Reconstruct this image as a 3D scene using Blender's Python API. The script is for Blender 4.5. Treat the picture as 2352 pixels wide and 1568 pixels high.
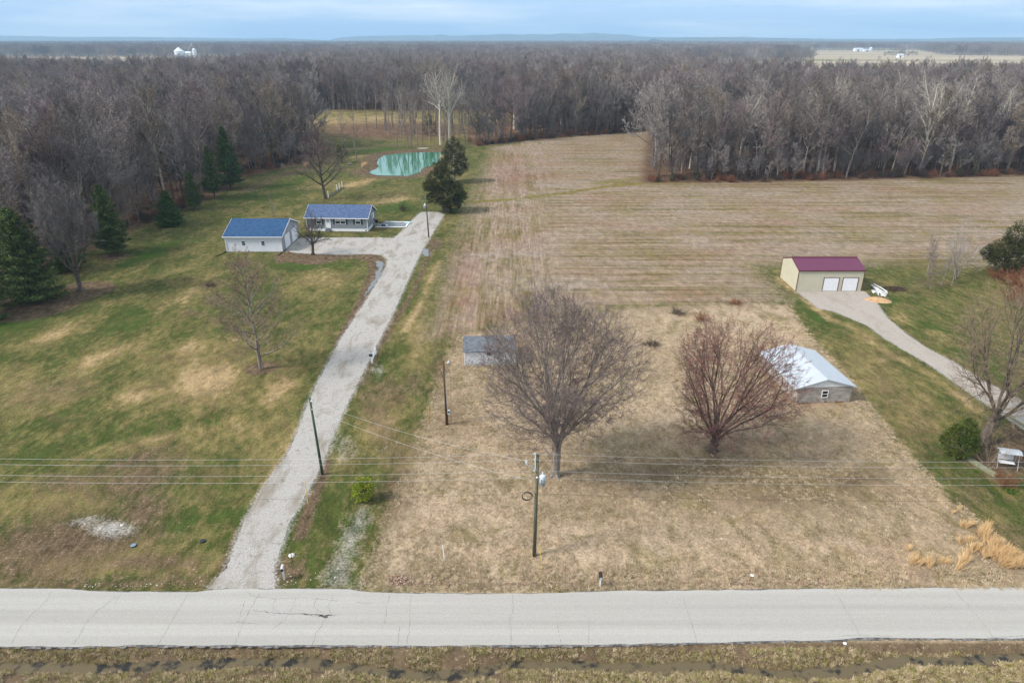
import bpy, math, random
import numpy as np
from mathutils import Vector, Matrix
R = math.radians
scene = bpy.context.scene
for o in list(bpy.data.objects): bpy.data.objects.remove(o)

# ------------------------------------------------------------------ camera, world, sun, exposure
PITCH = math.atan(694/1568); CAMH = 37.0
cd = bpy.data.cameras.new('camera'); cam = bpy.data.objects.new('camera', cd)
scene.collection.objects.link(cam); scene.camera = cam
cd.lens = 24; cd.sensor_width = 36; cd.clip_start = 1; cd.clip_end = 60000
cam.location = (0, 0, CAMH); cam.rotation_euler = (math.pi/2 - PITCH, 0, 0)

SUN_EL = R(44); SUN_AZ = R(-108)     # azimuth measured from +Y towards +X: the sun stands left, a little on the camera's side
w = bpy.data.worlds.new('World'); scene.world = w; w.use_nodes = True
nt = w.node_tree; nt.nodes.clear()
out = nt.nodes.new('ShaderNodeOutputWorld'); bg = nt.nodes.new('ShaderNodeBackground')
sky = nt.nodes.new('ShaderNodeTexSky'); sky.sky_type = 'NISHITA'; sky.sun_disc = False
sky.sun_elevation = SUN_EL; sky.sun_rotation = SUN_AZ
sky.altitude = 200; sky.air_density = 1.0; sky.dust_density = 1.6; sky.ozone_density = 1.0
tc = nt.nodes.new('ShaderNodeTexCoord'); mp = nt.nodes.new('ShaderNodeMapping'); mp.inputs['Scale'].default_value = (2.2, 2.2, 26.0); mp.inputs['Location'].default_value = (.35, .1, .2)
ns = nt.nodes.new('ShaderNodeTexNoise'); ns.inputs['Scale'].default_value = 1.3; ns.inputs['Detail'].default_value = 7; ns.inputs['Roughness'].default_value = .55
rp = nt.nodes.new('ShaderNodeValToRGB'); rp.color_ramp.elements[0].position = .46; rp.color_ramp.elements[0].color = (.06,)*3+(1,)
rp.color_ramp.elements[1].position = .68; rp.color_ramp.elements[1].color = (.80,)*3+(1,)
mx = nt.nodes.new('ShaderNodeMixRGB'); mx.inputs[2].default_value = (5.9, 6.3, 6.7, 1)
mx0 = nt.nodes.new('ShaderNodeMixRGB'); mx0.inputs[0].default_value = .72; mx0.inputs[2].default_value = (2.7, 4.35, 6.9, 1)
L = nt.links.new
L(tc.outputs['Generated'], mp.inputs['Vector']); L(mp.outputs[0], ns.inputs['Vector']); L(ns.outputs['Fac'], rp.inputs[0])
sz = nt.nodes.new('ShaderNodeSeparateXYZ'); L(tc.outputs['Generated'], sz.inputs[0])
mr = nt.nodes.new('ShaderNodeMapRange'); mr.inputs['From Min'].default_value = .05; mr.inputs['From Max'].default_value = .20; mr.inputs['To Max'].default_value = .75; L(sz.outputs[2], mr.inputs['Value'])
mm = nt.nodes.new('ShaderNodeMath'); mm.operation = 'MAXIMUM'; L(rp.outputs[0], mm.inputs[0]); L(mr.outputs[0], mm.inputs[1]); L(mm.outputs[0], mx.inputs[0]); L(sky.outputs[0], mx0.inputs[1]); L(mx0.outputs[0], mx.inputs[1]); L(mx.outputs[0], bg.inputs[0]); L(bg.outputs[0], out.inputs[0])
bg.inputs[1].default_value = .088
sd = bpy.data.lights.new('sun', 'SUN'); sd.energy = 2.5; sd.angle = R(13); sd.color = (1, .935, .86)
sun = bpy.data.objects.new('sun', sd); scene.collection.objects.link(sun)
sdir = Vector((math.sin(SUN_AZ)*math.cos(SUN_EL), math.cos(SUN_AZ)*math.cos(SUN_EL), math.sin(SUN_EL)))
sun.rotation_euler = sdir.to_track_quat('Z', 'Y').to_euler(); sun.location = (-60, 20, 90)
scene.view_settings.view_transform = 'Standard'; scene.view_settings.look = 'None'
scene.view_settings.gamma = 1; scene.view_settings.exposure = 1.0
scene.render.engine = 'CYCLES'
try:
    scene.cycles.max_bounces = 5; scene.cycles.diffuse_bounces = 2; scene.cycles.volume_bounces = 0; scene.cycles.glossy_bounces = 3
except Exception: pass

# ------------------------------------------------------------------ measuring helpers (photo points -> world points)
def P(px, py, z=0.0):
    a = (px-1176)/1568; b = (py-784)/1568
    d = (a, math.cos(PITCH)-b*math.sin(PITCH), -math.sin(PITCH)-b*math.cos(PITCH))
    t = (z-CAMH)/d[2]
    return (d[0]*t, d[1]*t)
def proj(x, y, z=0.0):   # arrays ok
    dz = z-CAMH
    dep = y*math.cos(PITCH)-dz*math.sin(PITCH); up = y*math.sin(PITCH)+dz*math.cos(PITCH)
    return 1176+1568*x/dep, 784-1568*up/dep
def col(h, k=.62):
    h = h.lstrip('#'); v = [int(h[i:i+2], 16)/255 for i in (0, 2, 4)]
    return tuple(k*(c/12.92 if c <= .04045 else ((c+.055)/1.055)**2.4) for c in v)+(1,)

def tag(o, label=None, cat=None, group=None, kind=None):
    if label: o['label'] = label
    if cat: o['category'] = cat
    if group: o['group'] = group
    if kind: o['kind'] = kind
    return o
def empty(name, loc, rz=0.0):
    o = bpy.data.objects.new(name, None); scene.collection.objects.link(o)
    o.location = loc if len(loc) == 3 else (loc[0], loc[1], 0); o.rotation_euler = (0, 0, rz); o.empty_display_size = .3
    return o
def mesh_np(name, V, F, mat=None, smooth=False):
    me = bpy.data.meshes.new(name)
    me.from_pydata([tuple(v) for v in V], [], F); me.update()
    if mat: me.materials.append(mat)
    if smooth: me.polygons.foreach_set('use_smooth', [True]*len(me.polygons))
    return me
def link(name, me, parent=None, loc=None):
    o = bpy.data.objects.new(name, me); scene.collection.objects.link(o)
    if parent: o.parent = parent
    if loc: o.location = loc
    return o

class MB:
    def __init__(s): s.v = []; s.f = []
    def poly(s, pts):
        b = len(s.v); s.v += [tuple(p) for p in pts]; s.f.append(tuple(range(b, b+len(pts)))); return s
    def box(s, x0, x1, y0, y1, z0, z1):
        return s.hexa([(x0,y0,z0),(x1,y0,z0),(x1,y1,z0),(x0,y1,z0),(x0,y0,z1),(x1,y0,z1),(x1,y1,z1),(x0,y1,z1)])
    def hexa(s, p):
        b = len(s.v); s.v += [tuple(q) for q in p]
        for f in ((0,3,2,1),(4,5,6,7),(0,1,5,4),(1,2,6,5),(2,3,7,6),(3,0,4,7)): s.f.append(tuple(b+i for i in f))
        return s
    def slab(s, quad, t):   # quad of 4 points, thickened downwards
        return s.hexa([(q[0],q[1],q[2]-t) for q in quad]+list(quad))
    def tube(s, pts, rad, n=6, cap=True):
        pts = [Vector(p) for p in pts]; b0 = len(s.v)
        if not hasattr(rad, '__len__'): rad = [rad]*len(pts)
        for i, p in enumerate(pts):
            d = (pts[min(i+1, len(pts)-1)]-pts[max(i-1, 0)])
            if d.length < 1e-9: d = Vector((0,0,1))
            d.normalize()
            u = d.cross(Vector((0,0,1)) if abs(d.z) < .9 else Vector((1,0,0))).normalized(); v = d.cross(u)
            for k in range(n):
                a = 2*math.pi*k/n; s.v.append(tuple(p+(u*math.cos(a)+v*math.sin(a))*rad[i]))
        for i in range(len(pts)-1):
            for k in range(n):
                a = b0+i*n+k; c = b0+i*n+(k+1)%n; s.f.append((a, c, c+n, a+n))
        if cap:
            s.f.append(tuple(b0+n-1-k for k in range(n))); e = b0+(len(pts)-1)*n; s.f.append(tuple(e+k for k in range(n)))
        return s
    def ball(s, c, r, n=8, m=5, zs=1.0):
        b = len(s.v)
        for i in range(m+1):
            t = math.pi*i/m
            for k in range(n):
                a = 2*math.pi*k/n; s.v.append((c[0]+r*math.sin(t)*math.cos(a), c[1]+r*math.sin(t)*math.sin(a), c[2]+r*zs*math.cos(t)))
        for i in range(m):
            for k in range(n): s.f.append((b+i*n+k, b+i*n+(k+1)%n, b+(i+1)*n+(k+1)%n, b+(i+1)*n+k))
        return s
    def build(s, name, mat=None, parent=None, smooth=False, bevel=0):
        o = link(name, mesh_np(name, s.v, s.f, mat, smooth), parent)
        if bevel:
            m = o.modifiers.new('bevel', 'BEVEL'); m.width = bevel; m.segments = 2
        return o
    def copy_xf(s, M):
        o = MB(); o.v = [tuple(M @ Vector(v)) for v in s.v]; o.f = list(s.f); return o

# ------------------------------------------------------------------ materials
class NT:
    """small node-graph writer"""
    def __init__(s, name):
        s.m = bpy.data.materials.new(name); s.m.use_nodes = True; s.t = s.m.node_tree; s.t.nodes.clear()
        s.out = s.n('ShaderNodeOutputMaterial'); s.b = s.n('ShaderNodeBsdfPrincipled'); s.l(s.b.outputs[0], s.out.inputs[0])
        s.b.inputs['Roughness'].default_value = .85; s.b.inputs['Specular IOR Level'].default_value = .25
        s.co = s.n('ShaderNodeTexCoord')
    def n(s, t): return s.t.nodes.new(t)
    def l(s, a, b): s.t.links.new(a, b)
    def pos(s, scale=(1,1,1), rot=(0,0,0), src='Object'):
        m = s.n('ShaderNodeMapping'); m.inputs['Scale'].default_value = scale; m.inputs['Rotation'].default_value = rot
        if src == 'World':
            g = s.n('ShaderNodeNewGeometry'); s.l(g.outputs['Position'], m.inputs[0])
        else: s.l(s.co.outputs[src], m.inputs[0])
        return m.outputs[0]
    def noise(s, vec, scale, detail=3, rough=.55, dist=0):
        n = s.n('ShaderNodeTexNoise'); n.inputs['Scale'].default_value = scale; n.inputs['Detail'].default_value = detail
        n.inputs['Roughness'].default_value = rough; n.inputs['Distortion'].default_value = dist; s.l(vec, n.inputs['Vector']); return n.outputs['Fac']
    def ramp(s, v, a, b):   # linear map a..b -> 0..1 clamped
        n = s.n('ShaderNodeMapRange'); n.inputs['From Min'].default_value = a; n.inputs['From Max'].default_value = b; s.l(v, n.inputs['Value']); return n.outputs[0]
    def math(s, op, a, b=None, clamp=False):
        n = s.n('ShaderNodeMath'); n.operation = op; n.use_clamp = clamp
        for i, v in enumerate((a, b)):
            if v is None: continue
            if isinstance(v, (int, float)): n.inputs[i].default_value = v
            else: s.l(v, n.inputs[i])
        return n.outputs[0]
    def mix(s, f, a, b, mode='MIX'):
        n = s.n('ShaderNodeMixRGB'); n.blend_type = mode
        for i, v in ((0, f), (1, a), (2, b)):
            if isinstance(v, (int, float)): n.inputs[i].default_value = v if i == 0 else (v, v, v, 1)
            elif isinstance(v, tuple): n.inputs[i].default_value = v
            else: s.l(v, n.inputs[i])
        return n.outputs[0]
    def color(s, c):
        if isinstance(c, tuple): s.b.inputs['Base Color'].default_value = c
        else: s.l(c, s.b.inputs['Base Color'])
    def bump(s, h, strength=.5, dist=.05):
        n = s.n('ShaderNodeBump'); n.inputs['Strength'].default_value = strength; n.inputs['Distance'].default_value = dist
        s.l(h, n.inputs['Height']); s.l(n.outputs[0], s.b.inputs['Normal'])
def simple(name, c, rough=.7, var=.12, scale=3.0, metal=0, spec=.3, src='Object'):
    g = NT(name); p = g.pos(src=src)
    n = g.noise(p, scale, 4); f = g.ramp(n, .3, .7)
    lo = tuple(x*(1-var) for x in c[:3])+(1,); hi = tuple(min(1, x*(1+var)) for x in c[:3])+(1,)
    g.color(g.mix(f, lo, hi)); g.b.inputs['Roughness'].default_value = rough; g.b.inputs['Metallic'].default_value = metal
    g.b.inputs['Specular IOR Level'].default_value = spec
    return g.m
M = {}
M['white'] = simple('white_paint', (.78,.79,.80,1), .5, .05)
M['white_trim'] = simple('white_trim', (.80,.81,.82,1), .5, .03)
M['dark'] = simple('dark_plastic', (.02,.02,.022,1), .5, .3)
M['blackrubber'] = simple('black_rubber', (.025,.025,.025,1), .6, .3)
M['shutter'] = simple('green_shutter', (.018,.045,.042,1), .6, .2)
M['maroontrim'] = simple('maroon_trim', (.10,.018,.022,1), .45, .1)
M['galv'] = simple('galvanised', (.42,.45,.48,1), .5, .15, 4, .2)
M['transformer'] = simple('grey_enamel', (.50,.56,.60,1), .45, .1, 4)
M['cable'] = simple('black_cable', (.03,.03,.035,1), .6, .2)
M['wire'] = simple('aluminium_wire', (.50,.53,.53,1), .5, .1, 2, .3)
M['polewood'] = NT('pole_wood'); g = M['polewood']
c = g.mix(g.ramp(g.noise(g.pos((14,14,.7)), 1.5, 5), .3, .7), col('#4f5142'), col('#8d8c74')); g.color(c); M['polewood'] = g.m
g = NT('brown_pole_wood'); c = g.mix(g.ramp(g.noise(g.pos((14,14,.7)), 1.5, 5), .3, .7), col('#4a3420'), col('#86683c')); g.color(c); M['polebrown'] = g.m
g = NT('green_pole_wood'); c = g.mix(g.ramp(g.noise(g.pos((14,14,.7)), 1.5, 5), .3, .7), col('#2f4a36'), col('#6b8068')); g.color(c); M['polegreen'] = g.m
M['yellow'] = simple('yellow_plastic', (.75,.52,.06,1), .5, .08)
M['orange'] = simple('orange_plastic', (.70,.36,.06,1), .5, .08)
g = NT('window_glass'); g.color((.012,.014,.016,1)); g.b.inputs['Roughness'].default_value = .08; g.b.inputs['Specular IOR Level'].default_value = .5; M['glass'] = g.m
g = NT('curtained_glass'); g.color((.42,.44,.45,1)); g.b.inputs['Roughness'].default_value = .12; M['curtain'] = g.m
def siding(name, c, step=.12, dirt=.1):
    g = NT(name); sx = g.n('ShaderNodeSeparateXYZ'); g.l(g.pos(), sx.inputs[0])
    fr = g.math('FRACT', g.math('MULTIPLY', sx.outputs[2], 1/step))
    edge = g.ramp(fr, 0, .16)
    n = g.ramp(g.noise(g.pos(), 1.2, 4), .3, .7)
    base = g.mix(n, c, tuple(x*(1-dirt) for x in c[:3])+(1,))
    g.color(g.mix(edge, g.mix(1.0, base, .72, 'MULTIPLY'), base)); g.bump(fr, .6, .02); g.b.inputs['Roughness'].default_value = .55
    return g.m
M['garage_siding'] = siding('white_siding', (.76,.78,.82,1), .2)
M['house_siding'] = siding('grey_siding', (.25,.28,.30,1), .13)
g = NT('peeling_clapboard'); sx = g.n('ShaderNodeSeparateXYZ'); g.l(g.pos(), sx.inputs[0])
fr = g.math('FRACT', g.math('MULTIPLY', sx.outputs[2], 1/.16)); n1 = g.noise(g.pos((1.3,1.3,9)), 2.2, 6, .7)
low = g.ramp(sx.outputs[2], 2.2, 0)
pe = g.ramp(g.math('ADD', n1, g.math('MULTIPLY', low, .10)), .57, .61)
c = g.mix(pe, (.82,.83,.85,1), (.24,.21,.19,1)); g.color(g.mix(g.ramp(fr, 0, .14), g.mix(1.0, c, .6, 'MULTIPLY'), c)); g.bump(fr, .7, .02); M['peel'] = g.m
def shingle(name, a, b):
    g = NT(name); p = g.pos((1,1,1))
    br = g.n('ShaderNodeTexBrick'); g.l(g.pos((1,1.15,1)), br.inputs[0]); br.inputs['Scale'].default_value = 1; br.inputs['Brick Width'].default_value = .32; br.inputs['Row Height'].default_value = .15
    br.inputs['Mortar Size'].default_value = .006; br.inputs['Color1'].default_value = a; br.inputs['Color2'].default_value = b; br.inputs['Mortar'].default_value = tuple(x*.5 for x in a[:3])+(1,)
    n = g.noise(p, 3.5, 5, .7); g.color(g.mix(g.ramp(n, .38, .66), br.outputs[0], g.mix(.5, br.outputs[0], b))); g.b.inputs['Roughness'].default_value = .8
    return g.m
M['shingle_blue'] = shingle('blue_shingle', col('#1d3d66'), col('#3f6d9c'))
M['shingle_blue_grey'] = shingle('faded_blue_shingle', col('#3c527a'), col('#6b81a8'))
M['shingle_grey'] = shingle('weathered_grey_shingle', col('#59606a'), col('#8d949a'))
def ribbed(name, c, step, axis, rough=.4, streak=.08, metal=0.0, depth=.03):
    g = NT(name); sx = g.n('ShaderNodeSeparateXYZ'); g.l(g.pos(), sx.inputs[0])
    fr = g.math('FRACT', g.math('MULTIPLY', sx.outputs[axis], 1/step))
    e = g.ramp(g.math('ABSOLUTE', g.math('SUBTRACT', fr, .5)), .40, .5)
    n = g.ramp(g.noise(g.pos(), .8, 4), .3, .7)
    base = g.mix(n, c, tuple(x*(1-streak) for x in c[:3])+(1,))
    g.color(g.mix(g.math('MULTIPLY', e, .28), base, g.mix(1.0, base, .45, 'MULTIPLY'))); g.bump(e, 1.0, depth); g.b.inputs['Roughness'].default_value = rough; g.b.inputs['Metallic'].default_value = metal
    return g.m
M['beige_wall'] = ribbed('beige_ribbed_metal', (.56,.53,.40,1), .24, 0, .5)
M['beige_wall_side'] = ribbed('beige_ribbed_metal_side', (.56,.53,.40,1), .24, 1, .5)
M['maroon_roof'] = ribbed('maroon_metal_roof', col('#7d3f60', .62), .24, 0, .35)
M['white_roof'] = ribbed('white_metal_roof', (.46,.51,.56,1), .23, 1, .45)
g = NT('concrete_block'); br = g.n('ShaderNodeTexBrick')
sx = g.n('ShaderNodeSeparateXYZ'); g.l(g.pos(), sx.inputs[0]); cb = g.n('ShaderNodeCombineXYZ')
g.l(g.math('ADD', sx.outputs[0], sx.outputs[1]), cb.inputs[0]); g.l(sx.outputs[2], cb.inputs[1]); g.l(cb.outputs[0], br.inputs[0])
br.inputs['Scale'].default_value = 1; br.inputs['Brick Width'].default_value = .4; br.inputs['Row Height'].default_value = .2; br.inputs['Mortar Size'].default_value = .008
br.inputs['Color1'].default_value = col('#a49d92',.9); br.inputs['Color2'].default_value = col('#c2bcb2',.9); br.inputs['Mortar'].default_value = col('#8e887e',.8)
st = g.ramp(g.math('ADD', g.noise(g.pos((1,1,2)), 2.5, 5), g.math('MULTIPLY', g.ramp(sx.outputs[2], .45, 0), .25)), .66, .76)
g.color(g.mix(st, g.mix(g.ramp(g.noise(g.pos(), 1.3, 5), .35, .7), br.outputs[0], g.mix(1.0, br.outputs[0], .72, 'MULTIPLY')), col('#a06a28'))); g.b.inputs['Roughness'].default_value = .95; M['block'] = g.m
M['timber'] = simple('weathered_timber', col('#9a9c80'), .8, .3, 6)
M['concrete'] = simple('concrete', col('#b9b6ae'), .9, .15, 2)
M['slabgrey'] = simple('patio_concrete', col('#8f979c'), .8, .3, 1.5)

def bark(name, a, b, scale=1.0, jitter=.25):
    g = NT(name); p = g.pos((6,6,1.2)); n = g.ramp(g.noise(p, 1.2*scale, 5, .65), .32, .68)
    oi = g.n('ShaderNodeObjectInfo'); k = g.ramp(oi.outputs['Random'], 0, 1)
    g.color(g.mix(1.0, g.mix(n, a, b), g.mix(k, 1-jitter, 1+jitter*.6), 'MULTIPLY')); g.b.inputs['Roughness'].default_value = .95; g.b.inputs['Specular IOR Level'].default_value = .1
    return g.m
M['bark'] = bark('grey_bark', col('#5e554d', .9), col('#a89e92', .9))
M['bark_dark'] = bark('dark_bark', col('#463d35', .75), col('#80756a', .75))
M['bark_pale'] = bark('pale_sycamore_bark', col('#aaa496', .95), col('#e4e0d4', 1.0), 2.5, .1)
def twigs(name, stops, rnd=True):
    g = NT(name); oi = g.n('ShaderNodeObjectInfo'); r = g.n('ShaderNodeValToRGB'); r.color_ramp.interpolation = 'LINEAR'
    els = r.color_ramp.elements
    while len(els) < len(stops): els.new(.5)
    for i, c in enumerate(stops): els[i].position = i/(max(1, len(stops)-1)); els[i].color = c
    if rnd: g.l(oi.outputs['Random'], r.inputs[0])
    else: g.l(g.noise(g.pos(), .5, 3), r.inputs[0])
    g.color(g.mix(g.ramp(g.noise(g.pos(), 2.0, 3), .35, .65), g.mix(1.0, r.outputs[0], .75, 'MULTIPLY'), r.outputs[0])); g.b.inputs['Roughness'].default_value = .9; g.b.inputs['Specular IOR Level'].default_value = .1
    return g.m
K = 1.15
M['twig'] = twigs('woodland_twigs', [col('#686260',K), col('#8e8782',K), col('#736a67',K), col('#a49d98',K), col('#7c6d69',K), col('#918474',K), col('#63605f',K), col('#8b787a',K), col('#8b8785',K), col('#6a605a',K), col('#9b9490',K)])
M['twig_pale'] = twigs('pale_twigs', [col('#9c948a',1.0), col('#ada598',1.0)])
M['twig_maple'] = twigs('maple_twigs', [col('#7c7570',.74), col('#8a827c',.74), col('#8c7674',.76), col('#807974',.74)], False)
M['twig_red'] = twigs('red_budding_twigs', [col('#7a6e68',.74), col('#8a7069',.75), col('#9a6863',.78), col('#7d726b',.74)], False)
M['twig_brown'] = twigs('brown_twigs', [col('#857462',.8), col('#9b8870',.85), col('#7b6e60',.8)], False)
M['twig_dark'] = twigs('dark_twigs', [col('#5a4c44',.7), col('#6d5c52',.7)], False)
def needles(name, a, b, c):
    g = NT(name); n = g.ramp(g.noise(g.pos(), 1.6, 4, .6), .35, .65); n2 = g.ramp(g.noise(g.pos(), .35, 2), .35, .65)
    g.color(g.mix(g.math('MULTIPLY', n2, .6), g.mix(n, a, b), c)); g.b.inputs['Roughness'].default_value = .7; g.b.inputs['Specular IOR Level'].default_value = .2
    return g.m
M['pine'] = needles('pine_needles', (.045,.068,.020,1), (.105,.140,.036,1), (.09,.125,.036,1))
M['spruce'] = needles('spruce_needles', (.034,.060,.018,1), (.075,.125,.030,1), (.06,.10,.026,1))
M['cedar'] = needles('cedar_foliage', (.028,.036,.013,1), (.060,.070,.020,1), (.085,.072,.02,1))
M['arbor'] = needles('arborvitae_foliage', (.035,.055,.010,1), (.085,.120,.018,1), (.10,.115,.02,1))
M['shrub'] = needles('bright_shrub_foliage', (.12,.17,.012,1), (.24,.30,.02,1), (.26,.27,.03,1))
M['strap'] = needles('strap_leaves', (.04,.10,.015,1), (.11,.20,.03,1), (.16,.2,.05,1))
M['sedge'] = needles('broomsedge', col('#cda878',.85), col('#ecd0a0',.95), col('#c89a62',.85))
M['straw'] = twigs('straw', [col('#b8a688',1.05), col('#dac8aa',1.1), col('#cab294',1.05), col('#a39a72',1.0), col('#decdb2',1.1), col('#bda288',1.0)])
M['ditchgrass'] = twigs('ditch_grass', [col('#a08c6c',1.1), col('#c8b796',1.2), col('#8f9052',1.0), col('#b4a07a',1.15), col('#d6c6a4',1.2), col('#8c7856',1.0), col('#aaa65e',1.1)])

# ------------------------------------------------------------------ ground
def sdist(poly, X, Y):
    """signed distance (positive inside) of points to polygon"""
    d = np.full(X.shape, 1e18); ins = np.zeros(X.shape, bool); n = len(poly)
    for i in range(n):
        x0, y0 = poly[i]; x1, y1 = poly[(i+1) % n]; ex, ey = x1-x0, y1-y0; L2 = ex*ex+ey*ey+1e-12
        t = np.clip(((X-x0)*ex+(Y-y0)*ey)/L2, 0, 1); d = np.minimum(d, (X-x0-t*ex)**2+(Y-y0-t*ey)**2)
        c = ((y0 > Y) != (y1 > Y)) & (X < ex*(Y-y0)/(ey if ey else 1e-12)+x0); ins ^= c
    d = np.sqrt(d); return np.where(ins, d, -d)
def pp(pts, z=0.0): return [P(x, y, z) for x, y in pts]
DRIVE = pp([(478,1353),(520,1305),(560,1198),(610,1110),(660,1046),(690,975),(707,925),(737,865),(777,790),(797,756),(835,700),(862,655),(886,615),(890,596),(878,586),(850,583),(780,585),(700,582),(655,578),(672,560),(690,546),(740,546),(800,546),(860,546),(905,547),(925,530),(945,507),(968,487),(1008,487),(1020,494),(1001,523),(971,573),(954,606),(931,656),(907,710),(878,768),(842,840),(815,892),(791,940),(765,1000),(747,1046),(727,1090),(700,1140),(667,1196),(645,1255),(627,1312),(633,1353)])
DRIVE2 = pp([(1841,677),(1861,692),(1881,708.6),(1917,715),(1952,730),(1992,747),(2037,780),(2072,800),(2112,823),(2163,855.6),(2200,883),(2251,918),(2300,950),(2352,985),(2450,1050),(2450,975),(2400,945),(2350,922),(2314,901),(2263,878),(2188,830),(2138,805),(2087,772),(2037,730),(2012,695),(1987,671),(1978,668),(1829,669)])
OLDDRIVE = pp([(740,1352),(735,1330),(770,1250),(800,1190),(830,1160),(855,1165),(850,1200),(825,1260),(815,1310),(840,1352)])
DEAD = pp([(835,1362),(850,1300),(885,1200),(925,1100),(965,1000),(1005,890),(1030,810),(1060,770),(1200,742),(1460,706),(1720,695),(1810,700),(1850,760),(1960,880),(2060,1010),(2140,1100),(2200,1160),(2300,1240),(2420,1330),(2420,1362)])
FIELD = pp([(985,775),(1010,700),(1030,620),(1062,540),(1085,470),(1105,400),(1135,338),(1200,324),(1320,313),(1505,299),(1498,415),(1700,418),(2352,403),(2800,395),(2900,605),(2352,612),(2000,609),(1790,605),(1735,612),(1775,660),(1800,690),(1720,695),(1460,706),(1200,742),(1060,770)])
POND = pp([((1040+x/5.227)*.765625,(420+y/5.227)*.765625) for x, y in [(340,490),(380,512),(480,540),(700,545),(950,548),(1060,525),(1150,490),(1180,440),(1280,400),(1440,355),(1500,300),(1560,240),(1570,205),(1480,183),(1300,176),(1100,183),(900,193),(700,213),(580,233),(500,280),(470,340),(500,400),(460,440),(380,470)]])
WOODS = [(-3000,30),(-105,30),(-90,90),(-83,120),(-82,150)]+pp([(452,462),(560,404),(690,374),(748,342),(700,300),(660,276),(1066,276),(1096,334),(1200,322),(1320,312),(1500,299),(1488,417),(1700,417),(2000,410),(2352,402),(2800,395)])+[(1500,195),(1500,450),(190,450),(160,520),(250,1200),(-3000,1200)]
PUD1 = pp([((640+x/3.409)*.765625,(580+y/3.409)*.765625) for x, y in [(1660,700),(1690,690),(1735,700),(1745,740),(1720,790),(1715,850),(1680,900),(1650,950),(1600,990),(1570,1040),(1545,1050),(1580,980),(1610,930),(1650,870),(1655,820),(1690,760)]])
PUD2 = pp([((640+x/3.409)*.765625,(580+y/3.409)*.765625) for x, y in [(2140,575),(2160,565),(2210,572),(2215,600),(2225,630),(2200,645),(2160,642),(2135,610)]])
ISLAND = pp([((640+x/3.409)*.765625,(580+y/3.409)*.765625) for x, y in [(640,620),(720,610),(900,620),(1100,620),(1400,625),(1640,625),(1740,660),(1765,720),(1740,820),(1680,930),(1580,1080),(1480,1240),(1380,1380),(1260,1560),(1230,1560),(1400,1250),(1500,1050),(1560,900),(1600,780),(1590,700),(1480,665),(1300,665),(1150,715),(950,728),(800,700),(650,715)]])

def arange_geo(a, b, st, ratio=1.06):
    out = [a]; s = st
    while out[-1] < b: out.append(out[-1]+s); s *= ratio
    return out
xs_c = list(np.arange(-80, 80.01, .4)); gx = arange_geo(0, 9900, .45, 1.045)[1:-1]
xs = np.array([-80-v for v in reversed(gx)]+xs_c+[80+v for v in gx])
ys1 = list(np.arange(24, 120, .4)); ys = np.array([-400, -200, -80, -20, 0, 10, 16, 20, 22]+list(np.arange(23,24,.4))+ys1+[120+v for v in arange_geo(0, 10000, .42, 1.018)[:-1]])
XX, YY = np.meshgrid(xs, ys); X = XX.ravel(); Y = YY.ravel(); Z = np.zeros_like(X)
def vnoise(x, y, seed=0):
    """cheap value noise in numpy"""
    xi = np.floor(x).astype(int); yi = np.floor(y).astype(int); fx = x-xi; fy = y-yi; fx = fx*fx*(3-2*fx); fy = fy*fy*(3-2*fy)
    def h(a, b):
        n = (a*374761393+b*668265263+seed*974711) & 0x7fffffff; n = ((n ^ (n >> 13))*1274126177) & 0x7fffffff
        return ((n ^ (n >> 16)) & 0xffff)/65535.0
    return (h(xi,yi)*(1-fx)+h(xi+1,yi)*fx)*(1-fy)+(h(xi,yi+1)*(1-fx)+h(xi+1,yi+1)*fx)*fy
def fbm(x, y, seed=0, oc=4):
    s = 0; a = .5; t = 0
    for i in range(oc): s = s+a*vnoise(x*2**i, y*2**i, seed+i); t += a; a *= .5
    return s/t
def sm(a, b, v):
    t = np.clip((v-a)/(b-a), 0, 1); return t*t*(3-2*t)
# ditch south of the road, following the waterline of the photo
DL = [(0,1528),(200,1535),(400,1528),(560,1520),(700,1522),(800,1530),(900,1545),(1000,1552),(1100,1545),(1160,1525),(1300,1528),(1500,1532),(1650,1528),(1720,1540),(1800,1548),(1950,1538),(2080,1515),(2200,1518),(2352,1505)]
dl = sorted([P(px, py, -.45) for px, py in DL]); dlx = [p[0] for p in dl]; dly = [p[1] for p in dl]
dc = np.interp(X, dlx, dly); wdt = .75+.5*fbm(X*.35, Y*0+3, 5)
dd = np.abs(Y-dc); nearz = (np.abs(X) < 300) & (Y < 40)
dz = -(.62)*(1-sm(.12, 1.0, dd/ (wdt*1.35)))
Z = np.where(nearz & (Y < 33.3), dz+(.12*(fbm(X*1.7, Y*1.7, 11)-.5)), Z)
Z = np.where(nearz & (Y >= 33.0) & (Y < 38.6), np.minimum(Z, -.02), Z)
# shallow swale north of the road
Z = np.where((Y > 38.6) & (Y < 41) & (np.abs(X) < 200) & ((X < -21) | (X > -9)), -.13*np.sin(np.clip((Y-38.6)/2.2, 0, 1)*math.pi)-.02, Z)
sd_dead = sdist(DEAD, X, Y); sd_drive = sdist(DRIVE, X, Y); sd_drive2 = sdist(DRIVE2, X, Y); sd_old = sdist(OLDDRIVE, X, Y)
sd_field = sdist(FIELD, X, Y); sd_pond = sdist(POND, X, Y); sd_woods = sdist(WOODS, X, Y); sd_isl = sdist(ISLAND, X, Y)
sd_pud = np.maximum(sdist(PUD1, X, Y), sdist(PUD2, X, Y))
Z = Z + np.where((sd_dead > .5) & (Y < 100) & (Y > 41), .16*np.clip(fbm(X*1.1, Y*1.1, 3)-.35, 0, 1), 0)
Z = Z + np.where((sd_woods > 3), .8*(fbm(X*.05, Y*.05, 9)-.3)*np.clip((sd_woods-3)/20, 0, 1), 0)
Z = Z - .5*sm(-2.5, 1.0, sd_pond)
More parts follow.
